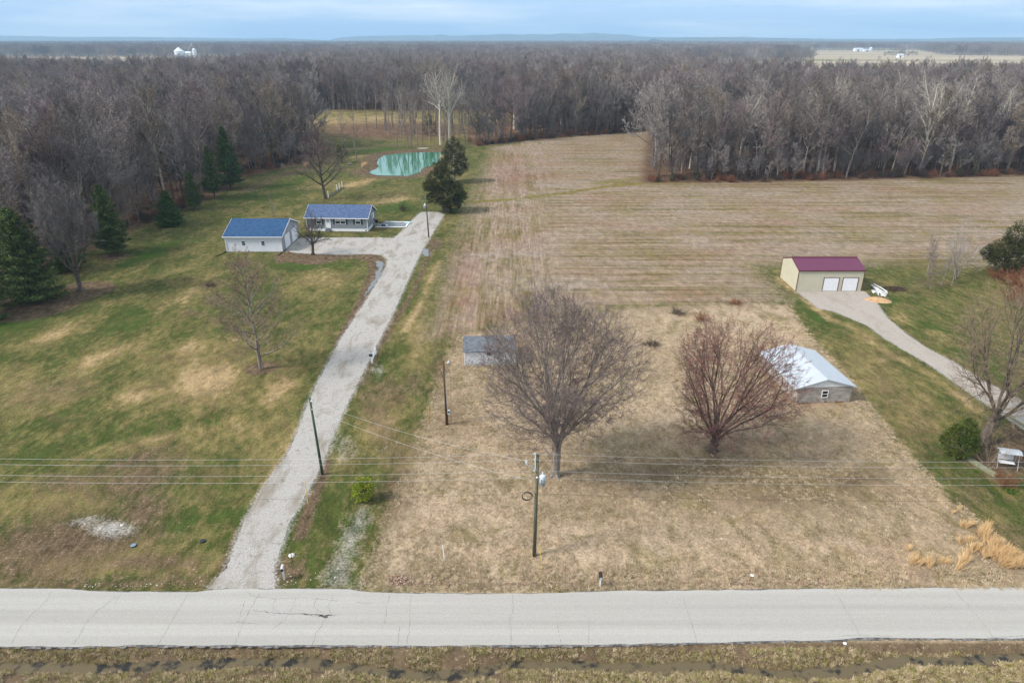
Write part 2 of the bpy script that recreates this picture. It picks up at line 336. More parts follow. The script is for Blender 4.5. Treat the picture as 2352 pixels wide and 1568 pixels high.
Z = Z - np.where(sd_pud > -.6, .05*sm(-.6, .1, sd_pud), 0)
# far low rises of the plain
far = np.clip((Y-2500)/3000, 0, 1)
Z = Z + far*14*(fbm(X/2500, Y/2500, 21)-.35)
nx, ny = len(xs), len(ys)
ii = np.arange((nx-1)*(ny-1)); r_ = ii//(nx-1); c_ = ii % (nx-1); a0 = r_*nx+c_
F = np.stack([a0, a0+1, a0+nx+1, a0+nx], 1)
me = bpy.data.meshes.new('ground'); me.vertices.add(len(X)); me.vertices.foreach_set('co', np.stack([X, Y, Z], 1).ravel())
me.loops.add(F.size); me.loops.foreach_set('vertex_index', F.ravel().astype(np.int32)); me.polygons.add(len(F))
me.polygons.foreach_set('loop_start', (np.arange(len(F))*4).astype(np.int32)); me.polygons.foreach_set('loop_total', np.full(len(F), 4, np.int32))
me.polygons.foreach_set('use_smooth', np.ones(len(F), bool)); me.update(calc_edges=True)
pxs, pys = proj(X, np.maximum(Y, 1.0), 0)
def blob(px, py, rx, ry, rot=0):
    c, s = math.cos(R(rot)), math.sin(R(rot)); dx = pxs-px; dy = pys-py
    u = (dx*c+dy*s)/rx; v = (-dx*s+dy*c)/ry
    return np.exp(-(u*u+v*v)) * (Y > 20)
def band(s, wd): return np.clip(.5+s/(2*wd), 0, 1)
def seg(pts, wpx):   # soft stroke along photo points, width in world metres
    q = pp(pts); d = np.full(X.shape, 1e9)
    for (x0, y0), (x1, y1) in zip(q, q[1:]):
        ex, ey = x1-x0, y1-y0; t = np.clip(((X-x0)*ex+(Y-y0)*ey)/(ex*ex+ey*ey), 0, 1); d = np.minimum(d, np.hypot(X-x0-t*ex, Y-y0-t*ey))
    return np.exp(-(d/wpx)**2)
m_dead = band(sd_dead, 2.2); m_dead = np.maximum(m_dead, (Y < 38)*1.0)
m_field = band(sd_field, 4.0); m_leaf = band(sd_woods+2.0, 4.0); m_leaf = np.maximum(m_leaf*(1-np.clip(1.6*np.exp(-(((pxs-850)/300)**2+((pys-272)/16)**2)), 0, 1)), .85*blob(900,300,250,26)+0)
ring = lambda px, py, r: band(r-np.hypot(X-P(px,py)[0], Y-P(px,py)[1]), .35)
m_gravel = np.maximum.reduce([band(sd_drive+.1, .8), band(sd_drive2+.15, .5), .52*band(sd_old+.3, 1.6), .62*blob(255,1215,75,28), .5*blob(200,1195,70,16,-10), .38*blob(790,1030,60,60), .30*blob(880,1035,30,14), .45*blob(870,855,28,20)*0+.42*blob(868,850,30,22)])
# mud / dark leaf strips / the maple's crown shadow painted as brown
mud_shade = np.maximum.reduce([band(sd_isl+.2, .5), ring(601,845,2.0), ring(185,668,5.0)*.9, ring(75,700,7.0), ring(262,590,2.6), ring(-5,710,6), ring(718,588,1.6),
    .9*seg([(735,900),(700,985),(655,1060),(600,1160),(545,1260)], .5), .75*seg([(995,560),(975,610),(950,670),(905,740),(880,790)], .7),
    .8*seg([(755,1060),(730,1110),(700,1180)], .6), .84*blob(150,1245,270,80,-8), .7*blob(60,1300,200,50), .55*seg([(845,905),(880,980),(920,1060),(900,1180)], 2.2), .62*blob(900,905,60,50), .6*blob(1010,850,30,60), .8*seg([(660,1060),(610,1150),(560,1230),(520,1310)], 1.0), .7*seg([(905,720),(870,790),(830,880)], .9), .95*seg([(742,1090),(712,1160),(690,1230)], .7), .75*blob(660,1310,60,40), .7*blob(330,1290,200,30), .5*blob(120,900,160,40,-10), .72*blob(320,1100,150,55,-20), .55*blob(2310,1260,110,90,30), .5*blob(2230,1130,60,60,40), .42*blob(2040,900,60,110,-40), .45*blob(2120,960,50,60), .75*blob(330,1175,90,60,-30), .6*blob(60,1230,120,50,-20), .7*blob(300,1060,150,22,-20), .6*blob(500,690,40,14), .6*blob(440,720,45,10),
    .6*blob(150,1110,110,35), .65*blob(480,655,30,10), .6*blob(560,610,60,14,-15), .5*blob(1040,960,50,70), .6*blob(950,880,30,40), .55*blob(1000,900,40,30),
    .85*band(sd_pond+6, 3), .6*blob(2340,680,50,50), .5*blob(2060,900,120,120)*0+1.15*blob(2310,1050,90,55), .9*blob(2330,1000,50,40), .4*blob(2130,1040,60,60), .6*blob(2320,990,40,40), .5*blob(2140,650,80,18),.5*blob(700,520,60,8),.75*blob(1000,560,25,20),
    .55*seg([(0,1335),(200,1338),(480,1330)], 1.2), .5*blob(2010,1080,60,30), .75*blob(1960,1100,90,22), .5*blob(1800,1010,120,30),.5*blob(1740,1140,150,22), .45*blob(1560,1080,160,45),  # verge strip, then the maple's crown shadow painted as brown patches in the lot
    np.where((Y < 33.6), .70, 0), .5*blob(800,390,40,10), .6*seg([(560,440),(640,405),(700,385),(800,345),(870,335),(1090,332)], 3.5)])
m_tan = np.maximum.reduce([1.0*blob(470,875,95,50,-12), .75*blob(330,905,110,22,-14), .6*blob(430,800,70,20,-10), .65*blob(230,820,110,25,-20), .5*blob(80,900,100,50), .6*blob(350,1010,140,18,-14), .5*blob(560,980,60,30),
    .65*blob(900,460,60,12,-8), .8*blob(810,425,50,9,-15), .55*blob(720,430,90,8,-4), .5*blob(420,680,110,25,-30), .6*blob(590,530,60,22,-25), .8*blob(120,770,80,16,-22), .35*blob(240,620,70,20), .6*blob(830,360,50,5,-6),
    .45*blob(750,640,90,40), .55*blob(640,900,40,80,20), .8*seg([(690,985),(650,1060),(620,1110),(560,1240)], .8), .75*seg([(1008,600),(985,650),(965,700),(930,760)], .8), .6*blob(960,790,25,60,10), .55*blob(870,960,40,60), .5*blob(930,1050,60,40),
    .7*seg([(1850,690),(1900,730),(1960,752),(2030,805),(2120,850),(2180,890),(2240,940)], 1.0), .7*seg([(1850,690),(1790,640)], 1.2), .55*blob(2080,730,60,30), .45*blob(2150,790,120,60,35), .5*blob(2000,860,90,80,40), .4*blob(2090,940,80,90,50),
    .6*blob(200,1290,200,40), .5*blob(500,1290,120,25), .7*blob(440,1300,60,10), .55*blob(100,1150,150,40), .55*blob(1000,300,80,25),.75*blob(850,278,280,18)])
m_grn = np.maximum.reduce([.62*blob(440,1195,150,26,-12), .6*blob(520,1180,70,20), .6*blob(700,1190,40,70,20), .7*blob(40,740,90,26,-20), .6*blob(300,740,180,26,-22), .6*blob(620,440,150,22,-14), .55*blob(820,350,60,8), .8*blob(870,345,70,10), .6*blob(900,480,70,20),.8*blob(930,470,30,20),
    .6*blob(700,610,140,12), .55*blob(2130,740,110,55,30), .7*blob(2040,690,50,22), .6*blob(1830,690,80,14,40), .8*blob(1880,735,50,12,40), .3*blob(2140,990,70,60,40), .8*blob(1840,600,70,10), .8*blob(330,590,120,20,-24), .5*blob(780,610,90,20), .4*blob(450,950,100,20),
    .55*blob(300,1000,220,25,-12), .5*blob(120,960,130,20,-14), .6*blob(560,700,60,60), .9*blob(718,1290,10,40), .8*blob(200,1330,160,6),.5*blob(1080,470,30,14),.6*blob(2250,830,80,40)])
swale = np.maximum(seg([(1080,464),(1180,458),(1300,443),(1400,428),(1480,421)], 1.6), .6*seg([(1480,421),(1600,419),(1560,400),(1380,420)], 5))
m_rows = np.clip((pxs-1180)/160+ (pys-500)/900*0, 0, 1)        # 0: rows run away from the camera, 1: rows run along the road
m_pink = .88*np.maximum.reduce([.9*blob(1180,400,70,60), .6*blob(1250,390,80,70), .8*blob(1060,620,60,120), .5*blob(1200,560,150,60), .7*blob(1020,740,40,30), .5*blob(1350,690,120,25), .8*blob(1240,725,170,25)])
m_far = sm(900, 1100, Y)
m_straw = np.clip(.62+ .6*blob(1700,750,200,45)+.5*blob(1450,1280,500,60)+.4*blob(1500,950,250,60)-.4*blob(1600,1080,280,80)+.4*blob(1100,1150,150,100)-.5*blob(1900,1120,200,45)+.3*blob(1900,1000,90,40), 0, 1)
def attr(name, r, g_, b):
    a = me.attributes.new(name, 'FLOAT_COLOR', 'POINT'); d = np.ones((len(X), 4), np.float32); d[:,0] = r; d[:,1] = g_; d[:,2] = b; a.data.foreach_set('color', d.ravel())
attr('zone_a', m_dead, m_field, m_leaf); attr('zone_b', m_gravel, mud_shade, m_tan); attr('zone_c', m_grn, swale, m_rows); attr('zone_d', m_pink, m_far, m_straw)
g = NT('ground_cover')
def at(nm):
    a = g.n('ShaderNodeAttribute'); a.attribute_name = nm; s = g.n('ShaderNodeSeparateColor'); g.l(a.outputs['Color'], s.inputs[0]); return s.outputs
A, B, C_, D = at('zone_a'), at('zone_b'), at('zone_c'), at('zone_d')
wp = g.pos(src='World'); wr = g.pos((1,.55,1), (0,0,R(35)), 'World')
nG = g.noise(wp, .045, 4, .55); nM = g.noise(wr, .28, 5, .62, .6); nF = g.noise(wr, 1.5, 5, .7); nX = g.noise(wp, 5.0, 3, .75); nXX = g.noise(wp, 13.0, 2, .7); nY = g.noise(wr, .8, 5, .75, .3)
grain = g.math('ADD', g.math('ADD', g.math('MULTIPLY', nX, .45), g.math('MULTIPLY', nXX, .25)), g.math('MULTIPLY', nY, .4))
# lawn
tanf = g.math('ADD', g.math('ADD', g.math('MULTIPLY', g.math('SUBTRACT', nM, .5), 1.8), g.math('MULTIPLY', g.math('SUBTRACT', nF, .5), 1.9)), g.math('MULTIPLY', g.math('SUBTRACT', nG, .5), .8))
base = g.mix(g.ramp(g.math('SUBTRACT', g.math('ADD', tanf, B[2]), g.math('MULTIPLY', C_[0], .55)), -.22, .46), col('#586230'), col('#978858'))
base = g.mix(g.ramp(g.math('ADD', tanf, g.math('MULTIPLY', B[2], 1.1)), .52, .98), base, col('#c6ab80'))
base = g.mix(g.ramp(g.math('ADD', g.math('MULTIPLY', g.math('SUBTRACT', nM, .5), -1.1), C_[0]), .38, .80), base, col('#50682a'))
browf = g.math('ADD', g.math('MULTIPLY', g.math('SUBTRACT', g.noise(wp, .16, 5, .65, .5), .5), 1.5), g.math('MULTIPLY', g.math('SUBTRACT', nF, .5), .6))
base = g.mix(g.math('MULTIPLY', g.ramp(browf, .06, .30), .75), base, col('#7a6a4a'))
# dead grass lot
st = g.math('ADD', g.math('ADD', g.math('MULTIPLY', g.math('SUBTRACT', nM, .5), .9), g.math('MULTIPLY', g.math('SUBTRACT', nF, .5), 1.1)), D[2])
dead = g.mix(g.ramp(st, .05, .95), col('#8d7c5e'), col('#cdb699'))
dead = g.mix(g.math('MULTIPLY', g.ramp(g.noise(wp, .30, 5, .7, .8), .50, .64), .7), dead, col('#827848'))
dead = g.mix(g.math('MULTIPLY', g.ramp(g.noise(wp, .11, 4, .6), .5, .75), .5), dead, col('#cfae90'))
# crop field: stubble rows
sx = g.n('ShaderNodeSeparateXYZ'); g.l(wp, sx.inputs[0])
warp = g.math('MULTIPLY', g.noise(wp, .02, 2), 14.0)
rowH = g.noise(g.pos((.012,.55,1), (0,0,R(-1.5)), 'World'), 1.0, 5, .7, .15); rowHf = g.noise(g.pos((.09,2.6,1), (0,0,R(-1.5)), 'World'), 1.0, 4, .75)
rowV = g.noise(g.pos((.42,.018,1), (0,0,R(-5)), 'World'), 1.0, 5, .7, .1); rowVf = g.noise(g.pos((2.4,.12,1), (0,0,R(-5)), 'World'), 1.0, 4, .75)
sel = g.ramp(g.math('ADD', C_[2], g.math('MULTIPLY', g.math('SUBTRACT', nG, .5), .7)), .3, .7)
rows = g.mix(sel, rowV, rowH); rowsf = g.mix(sel, rowVf, rowHf)
fld = g.mix(g.ramp(rows, .42, .57), col('#82784a'), col('#b79d86'))
fld = g.mix(g.ramp(g.math('ADD', g.noise(wp, .06, 4, .6), g.math('MULTIPLY', rows, .5)), .62, .88), fld, col('#b5a18c'))
fld = g.mix(g.math('MULTIPLY', g.ramp(g.math('ADD', g.math('MULTIPLY', g.math('SUBTRACT', nF, .5), 1.2), D[0]), .3, .9), .65), fld, col('#a67c70'))
fld = g.mix(g.math('MULTIPLY', g.ramp(g.math('ADD', g.math('MULTIPLY', g.math('SUBTRACT', nM, .5), 1.0), C_[1]), .35, .7), .85), fld, col('#8c8138'))
fld = g.mix(g.ramp(rowsf, .36, .64), g.mix(1.0, fld, .66, 'MULTIPLY'), g.mix(1.0, fld, 1.22, 'MULTIPLY'))
fp = g.math('ADD', g.math('MULTIPLY', g.noise(wp, .55, 5, .75, .4), .6), g.math('MULTIPLY', g.noise(wp, .09, 3, .6), .4))
fld = g.mix(g.math('MULTIPLY', g.ramp(fp, .50, .62), .55), fld, col('#8f8544'))
fq = g.math('ADD', g.math('MULTIPLY', g.noise(g.pos((1.3,.8,1), (0,0,R(50)), 'World'), .7, 5, .8), .55), g.math('MULTIPLY', g.noise(g.pos((1,1.6,1), (0,0,R(20)), 'World'), .05, 3, .6), .45))
fld = g.mix(g.math('MULTIPLY', g.ramp(fq, .52, .63), .5), fld, col('#a87868'))
fld = g.mix(g.math('MULTIPLY', g.ramp(fq, .47, .38), .5), fld, col('#bdb0a8'))
# leaf litter
leaf = g.mix(g.ramp(nF, .3, .7), col('#5f4a3a'), col('#8f6f58')); leaf = g.mix(g.ramp(nM, .5, .75), leaf, col('#a08868'))
# gravel, mud
grv = g.mix(g.ramp(nX, .3, .7), col('#9b968c'), col('#dad8d3'))
mdc = g.mix(g.ramp(nF, .35, .65), col('#5f4e3b'), col('#917c62')); mdc = g.mix(g.math('MULTIPLY', g.ramp(nX, .62, .7), .7), mdc, col('#c9bda8'))
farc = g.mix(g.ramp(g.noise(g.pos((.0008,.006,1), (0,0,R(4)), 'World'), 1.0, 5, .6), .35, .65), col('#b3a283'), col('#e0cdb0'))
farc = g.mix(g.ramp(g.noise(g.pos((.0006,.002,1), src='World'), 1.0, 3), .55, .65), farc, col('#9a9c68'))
def zone(m, width=.25, amp=.55):
    nn = g.math('MULTIPLY', g.math('SUBTRACT', g.math('ADD', g.math('MULTIPLY', nF, .6), g.math('MULTIPLY', nX, .4)), .5), amp*2)
    return g.ramp(g.math('ADD', m, nn), .5-width/2, .5+width/2)
cc = g.mix(zone(A[0], .3), base, dead); cc = g.mix(zone(A[1], .7, .9), cc, fld); cc = g.mix(zone(A[2], .4), cc, leaf)
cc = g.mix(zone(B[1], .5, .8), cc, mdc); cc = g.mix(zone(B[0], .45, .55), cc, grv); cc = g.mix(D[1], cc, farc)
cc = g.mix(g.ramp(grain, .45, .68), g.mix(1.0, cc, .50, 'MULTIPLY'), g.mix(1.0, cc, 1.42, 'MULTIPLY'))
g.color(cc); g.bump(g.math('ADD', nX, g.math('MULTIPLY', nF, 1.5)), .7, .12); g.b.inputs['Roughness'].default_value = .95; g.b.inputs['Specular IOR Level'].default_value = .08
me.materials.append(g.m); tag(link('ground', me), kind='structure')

def sheet(name, poly, z, mat, jitter=.15, step=.5, thick=0):
    rnd = random.Random(len(poly)); pts = []
    n = len(poly)
    for i in range(n):
        a = Vector(poly[i]); b = Vector(poly[(i+1) % n]); L_ = (b-a).length; k = max(1, int(L_/step))
        for j in range(k):
            p = a.lerp(b, j/k)+Vector((rnd.uniform(-1,1), rnd.uniform(-1,1)))*jitter; pts.append((p.x, p.y, z))
    from mathutils.geometry import tessellate_polygon
    tr = tessellate_polygon([[Vector(p) for p in pts]])
    m_ = mesh_np(name, pts, [tuple(t) for t in tr], mat)
    o = link(name, m_)
    # make normals face up
    import bmesh
    bm = bmesh.new(); bm.from_mesh(m_)
    for f in bm.faces:
        if f.normal.z < 0: f.normal_flip()
    bm.to_mesh(m_); bm.free()
    return o
def gravelmat(name, a, b, c):
    g = NT(name); p = g.pos(src='World'); q = g.pos((1,.35,1), (0,0,R(-28)), 'World')
    n1 = g.noise(p, 9, 3, .7); n2 = g.noise(q, .5, 5, .65, .4); n3 = g.noise(p, 1.6, 5, .7)
    cc = g.mix(g.ramp(n1, .3, .7), a, b); cc = g.mix(g.math('MULTIPLY', g.ramp(n2, .50, .68), .8), cc, c); cc = g.mix(g.math('MULTIPLY', g.ramp(n3, .56, .66), .6), cc, tuple(x*.72 for x in c[:3])+(1,))
    g.color(cc); g.bump(n1, .8, .05); g.b.inputs['Roughness'].default_value = .95; return g.m
M['gravel'] = gravelmat('pale_gravel', col('#a39d94',.62), col('#d8d5d0',.65), col('#978b78',.60))
M['gravel_tan'] = gravelmat('buff_gravel', col('#a59b90',.62), col('#d3cac0',.66), col('#b0a595',.62))
tag(sheet('driveway', DRIVE, .012, M['gravel'], .10, .3), kind='structure')
tag(sheet('driveway', DRIVE2, .012, M['gravel_tan'], .06, .3), kind='structure')
g = NT('pond_water'); g.color((.025,.20,.10,1)); g.b.inputs['Metallic'].default_value = .30; g.b.inputs['Roughness'].default_value = .04; g.b.inputs['IOR'].default_value = 2.3; g.b.inputs['Specular IOR Level'].default_value = .9
g.bump(g.noise(g.pos((1,3,1)), .8, 3), .04, .02); M['pond'] = g.m
g = NT('puddle_water'); g.color((.10,.10,.09,1)); g.b.inputs['Roughness'].default_value = .05; g.b.inputs['Specular IOR Level'].default_value = 1.0; M['puddle'] = g.m
g = NT('ditch_water'); g.color(g.mix(g.ramp(g.noise(g.pos(), 1.2, 3), .5, .62), (.11,.085,.045,1), (.02,.018,.015,1))); g.b.inputs['Roughness'].default_value = .08; M['ditch'] = g.m
tag(sheet('pond', [(p[0], p[1]) for p in POND], -.30, M['pond'], .1, 1.0), kind='structure')
tag(sheet('puddle', PUD1, .006, M['puddle'], .22, .35), kind='structure'); tag(sheet('puddle', PUD2, .006, M['puddle'], .1, .4), kind='structure')
dpoly = [(x, np.interp(x, dlx, dly)+1.6) for x in np.arange(-60, 61, 2.0)]; dpoly += [(x, np.interp(x, dlx, dly)-1.6) for x in np.arange(60, -61, -2.0)]
tag(sheet('ditch_water', dpoly, -.50, M['ditch'], 0, 5), kind='structure')
# road
ru = pp([(-400,1350),(0,1352),(90,1352),(170,1353),(210,1358),(450,1360),(480,1356),(520,1352),(640,1353),(740,1352),(800,1353),(850,1361),(1100,1364),(1270,1363),(1400,1357),(1550,1356),(1750,1354),(2000,1351),(2352,1349),(2700,1349)])
rl = pp([(2700,1466),(2352,1466),(2200,1465),(2000,1464),(1900,1469),(1750,1473),(1570,1477),(1300,1481),(1000,1482),(600,1482),(300,1482),(150,1485),(0,1484),(-400,1484)])
ru = [(-300, ru[0][1])]+ru+[(300, ru[-1][1])]; rl = [(300, rl[0][1])]+rl+[(-300, rl[-1][1])]
g = NT('asphalt'); p = g.pos(src='World'); bnd = g.noise(g.pos((.012,1.0,1), src='World'), 1.0, 3, .5); n1 = g.noise(p, 14, 2, .7); n2 = g.noise(p, .35, 5, .6)
cc = g.mix(g.ramp(bnd, .35, .65), col('#bdbab2',.60), col('#cfccc4',.60)); cc = g.mix(g.math('MULTIPLY', g.ramp(n2, .4, .7), .35), cc, col('#c6c2c0',.60))
cc = g.mix(g.ramp(n1, .3, .7), g.mix(1.0, cc, .86, 'MULTIPLY'), g.mix(1.0, cc, 1.10, 'MULTIPLY'))
cc = g.mix(g.math('MULTIPLY', g.ramp(g.noise(p, 3.0, 5, .75), .68, .74), .35), cc, col('#8d8f90', .6))
g.color(cc); g.bump(n1, .3, .02); g.b.inputs['Roughness'].default_value = .9; M['asphalt'] = g.m
road = sheet('road', ru+rl, .03, M['asphalt'], .05, .8); tag(road, kind='structure')
# dark broken pavement edge underneath, and cracks as thin sheets
g = NT('tar'); g.color(g.mix(g.ramp(g.noise(g.pos(src='World'), 2.5, 4), .4, .6), (.07,.07,.07,1), (.20,.19,.18,1))); M['tar'] = g.m
edge = MB(); rnd = random.Random(5)
for line, sg in ((rl, -1), (ru, 1)):
    q = sorted(line)
    for x in np.arange(-60, 60, .35):
        for k in (0,):
            y0 = np.interp(x, [a[0] for a in q], [a[1] for a in q]); y1 = np.interp(x+.37, [a[0] for a in q], [a[1] for a in q])
            w0 = (.10 if sg < 0 else .035)*(.3+1.5*rnd.random()); edge.poly([(x, y0-.3*sg*0, .016), (x+.37, y1, .016), (x+.37, y1+sg*(w0+.04), .016), (x, y0+sg*(w0+.04), .016)] if sg > 0 else [(x, y0-w0-.04, .016), (x+.37, y1-w0-.04, .016), (x+.37, y1+.1, .016), (x, y0+.1, .016)])
tag(edge.build('road_edge', M['tar']), kind='structure')
crk = MB()
def crack(pts, wd=.022, wob=.05, seed=0):
    rn = random.Random(seed); q = [Vector(P(*p, z=.034)) for p in pts]; out = []
    for a, b in zip(q, q[1:]):
        k = max(2, int((b-a).length/.18))
        for j in range(k): out.append(a.lerp(b, j/k)+Vector((rn.uniform(-1,1), rn.uniform(-1,1)))*wob)
    out.append(q[-1])
    for a, b in zip(out, out[1:]):
        d = (b-a); 
        if d.length < 1e-6: continue
        n_ = Vector((-d.y, d.x)).normalized()*wd*rn.uniform(.2, 1.0)
        crk.poly([(a.x-n_.x, a.y-n_.y, .034), (b.x-n_.x, b.y-n_.y, .034), (b.x+n_.x, b.y+n_.y, .034), (a.x+n_.x, a.y+n_.y, .034)])
z1 = lambda x, y: ((x/2.297)*.765625, (1366+y/2.297)*.765625); z2 = lambda x, y: ((1024+x/2.297)*.765625, (1366+y/2.297)*.765625); z3 = lambda x, y: ((2048+x/2.297)*.765625, (1366+y/2.297)*.765625)
for i, (f_, pts) in enumerate([(z1, [(350,935),(320,1000),(230,1080),(130,1190),(80,1300)]), (z1, [(800,970),(670,1070),(590,1160),(540,1250),(505,1300)]), (z1, [(1295,955),(1230,1060),(1180,1150),(1130,1230),(1085,1305)]),
        (z1, [(1790,950),(1720,1060),(1670,1160),(1640,1240),(1615,1305)]), (z1, [(1690,1000),(1660,1080),(1640,1150)]), (z1, [(2260,1100),(2220,1160),(2180,1220),(2150,1305)]), (z1, [(1740,1065),(1900,1085),(2080,1090),(2240,1100),(2330,1098)]),
        (z1, [(2100,1090),(2200,1110),(2280,1095)]), (z1, [(1560,1160),(1640,1145),(1780,1160)]), (z1, [(830,960),(790,1020)]), (z1, [(1690,930),(1750,970),(1900,985),(2100,975),(2330,1000)]), (z1, [(1900,980),(1880,1040),(1930,1090)]), (z1, [(2040,980),(2010,1060),(1960,1130),(1870,1200)]), (z1, [(2190,970),(2160,1040),(2230,1090)]), (z1,[(2300,960),(2260,1040),(2290,1100)]),
        (z2, [(330,960),(310,1060),(300,1150),(275,1200)]), (z2, [(485,965),(470,1060),(475,1150),(450,1300)]), (z2, [(400,1160),(395,1250),(385,1305)]), (z2, [(1180,950),(1185,1040),(1170,1120),(1172,1200),(1168,1305)]), (z2, [(1160,1100),(1158,1200)]), (z2, [(1480,1090),(1495,1200),(1510,1280)]), (z2, [(1715,1110),(1705,1220),(1700,1290)]), (z2, [(100,1010),(200,1015),(320,1010)]),
        (z3, [(0,970),(40,1090),(75,1200),(100,1290)]), (z3, [(1045,915),(1110,1040),(1170,1130),(1215,1230)]), (z3, [(1865,915),(1980,1050),(2070,1150),(2140,1250)]), (z3, [(1100,1240),(1250,1235),(1440,1245)]), (z3, [(2100,1250),(2250,1248),(2400,1236)])]):
    crack([f_(*p) for p in pts], .026 if i in (6, 7) else .013, .045, i)
crack([z1(2080,1088), z1(2150,1095), z1(2240,1105), z1(2290,1098)], .07, .10, 77); crack([z1(2190,1100), z1(2260,1110)], .09, .12, 78)
tag(crk.build('road_cracks', M['tar']), kind='structure')

# ------------------------------------------------------------------ trees
UP = Vector((0,0,1))
def rperp(rn, d):
    v = Vector((rn.gauss(0,1), rn.gauss(0,1), rn.gauss(0,1))); v = v-d*v.dot(d)
    return v.normalized() if v.length > 1e-6 else d.orthogonal().normalized()
class Tree:
    def __init__(s, seed, env=None): s.env = env; s.rn = random.Random(seed); s.wood = MB(); s.tw = MB(); s.bud = MB()
    def path(s, p, d, L_, n, wob, tropism):
        pts = [p.copy()]; d = d.normalized()
        for i in range(n):
            d = (d+rperp(s.rn, d)*wob*s.rn.random()+UP*tropism).normalized(); p = p+d*(L_/n); pts.append(p.copy())
        return pts
    def clip(s, pts):
        if s.env is None: return pts
        c_, r_e = s.env
        for i, q in enumerate(pts):
            q_ = q-c_
            if i > 1 and q.z > 1.5 and (q_.x/r_e[0])**2+(q_.y/r_e[1])**2+(max(q_.z,0)/r_e[2])**2 > 1.0: return pts[:i+1]
        return pts
    def limb(s, mb, pts, r0, r1, n):
        k = len(pts)-1; mb.tube(pts, [r0+(r1-r0)*(i/k)**.8 for i in range(k+1)], n, cap=False)
    def twig(s, p, d, L_, wd):
        rn = s.rn; q = rperp(rn, d)*wd; m = p+d*L_*.5+rperp(rn, d)*L_*.08; e = p+(d+UP*.12).normalized()*L_
        b = len(s.tw.v); s.tw.v += [tuple(p-q), tuple(p+q), tuple(m+q*.7), tuple(m-q*.7), tuple(e)]
        s.tw.f += [(b, b+1, b+2, b+3), (b+3, b+2, b+4)]
    def grow(s, p, d, L_, r, lv, pr):
        """lv counts down; at 0 twigs are drawn. pr: dict of lists indexed by level"""
        rn = s.rn
        if s.env is not None:
            c_, r_e = s.env; q_ = p-c_; e_ = (q_.x/r_e[0])**2+(q_.y/r_e[1])**2+(q_.z/r_e[2])**2
            if e_ > 1.0 and lv < 4: return
            if e_ > .6: L_ *= .75
        if lv == 0:
            s.twig(p, d, L_, r); return
        n = pr['seg'][lv]; pts = s.clip(s.path(p, d, L_, n, pr['wob'][lv], pr['trop'][lv])); n = len(pts)-1
        s.limb(s.wood if lv >= pr.get('woodlv', 3) else s.tw, pts, r, r*pr.get('tip', .35), pr['sides'][lv])
        k = pr['kids'][lv]; k = int(k*(.75+.5*rn.random())+.5); f0 = pr['from'][lv]
        for i in range(k):
            f = f0+(1-f0)*(i+rn.random())/k; f = min(f, .999); x = f*n; j = int(x); q = pts[j].lerp(pts[j+1], x-j); dd = (pts[j+1]-pts[j]).normalized()
            a = R(pr['ang'][lv]*(.7+.6*rn.random())); sd_ = rperp(rn, dd); nd = (dd*math.cos(a)+sd_*math.sin(a)).normalized()
            cl = L_*pr['ratio'][lv]*(1.15-pr.get('taper', .55)*f)*(.75+.5*rn.random())
            cr = r*(1-(1-pr.get('tip', .35))*f)*pr['rr'][lv] if lv > 1 else pr['twig']
            s.grow(q, nd, cl, cr, lv-1, pr)
        if lv > 1:  # leader continues
            s.grow(pts[-1], (pts[-1]-pts[-2]).normalized(), L_*pr['ratio'][lv]*.7, r*pr.get('tip', .35), lv-1, pr)
def meshes(t, nm, barkm, twigm):
    return mesh_np(nm+'_trunk', t.wood.v, t.wood.f, barkm, True), mesh_np(nm+'_crown', t.tw.v, t.tw.f, twigm)

def woodland(seed, H=24, dense=1.0, spread=1.0, forked=False, twigw=.040, cb=.27):
    t = Tree(seed); rn = t.rn
    pr = dict(seg=[0,3,4,5], wob=[0,.35,.3,.22], trop=[0,.12,.10,.12], sides=[3,3,3,4], kids=[0,int(8*dense),int(6*dense),6], ang=[0,38,40,38], ratio=[0,.55,.5,.45], rr=[0,.5,.5,.55], **{'from':[0,.1,.2,.25]}, twig=twigw, tip=.3, woodlv=3)
    lean = Vector((rn.uniform(-.06,.06), rn.uniform(-.06,.06), 1))
    pts = t.path(Vector((0,0,-.3)), lean, H*.86, 10, .10, .04)
    r0 = H*.0125; t.limb(t.wood, pts, r0, .05, 6)
    n = int(15*dense)
    for i in range(n):
        f = cb+(1-cb)*(i+rn.random())/n; f = min(f, .99); x = f*10; j = int(x); q = pts[j].lerp(pts[j+1], x-j); a = rn.random()*6.283; u = (f-cb)/(1-cb)
        el = R(30+35*u+rn.uniform(-8,8)); nd = Vector((math.cos(a)*math.cos(el), math.sin(a)*math.cos(el), math.sin(el)))
        t.grow(q, nd, H*.28*spread*(1.0-.35*abs(u-.35)-.25*u)*(.75+.5*rn.random()), r0*(.50-.22*u), 3, pr)
    t.grow(pts[-1], UP, H*.12, .05, 2, pr)
    # a few dead lower stubs
    for i in range(5):
        q = pts[2+i % 3]; a = rn.random()*6.28; t.grow(q, Vector((math.cos(a), math.sin(a), .35)), 1.8, .03, 1, pr)
    return t
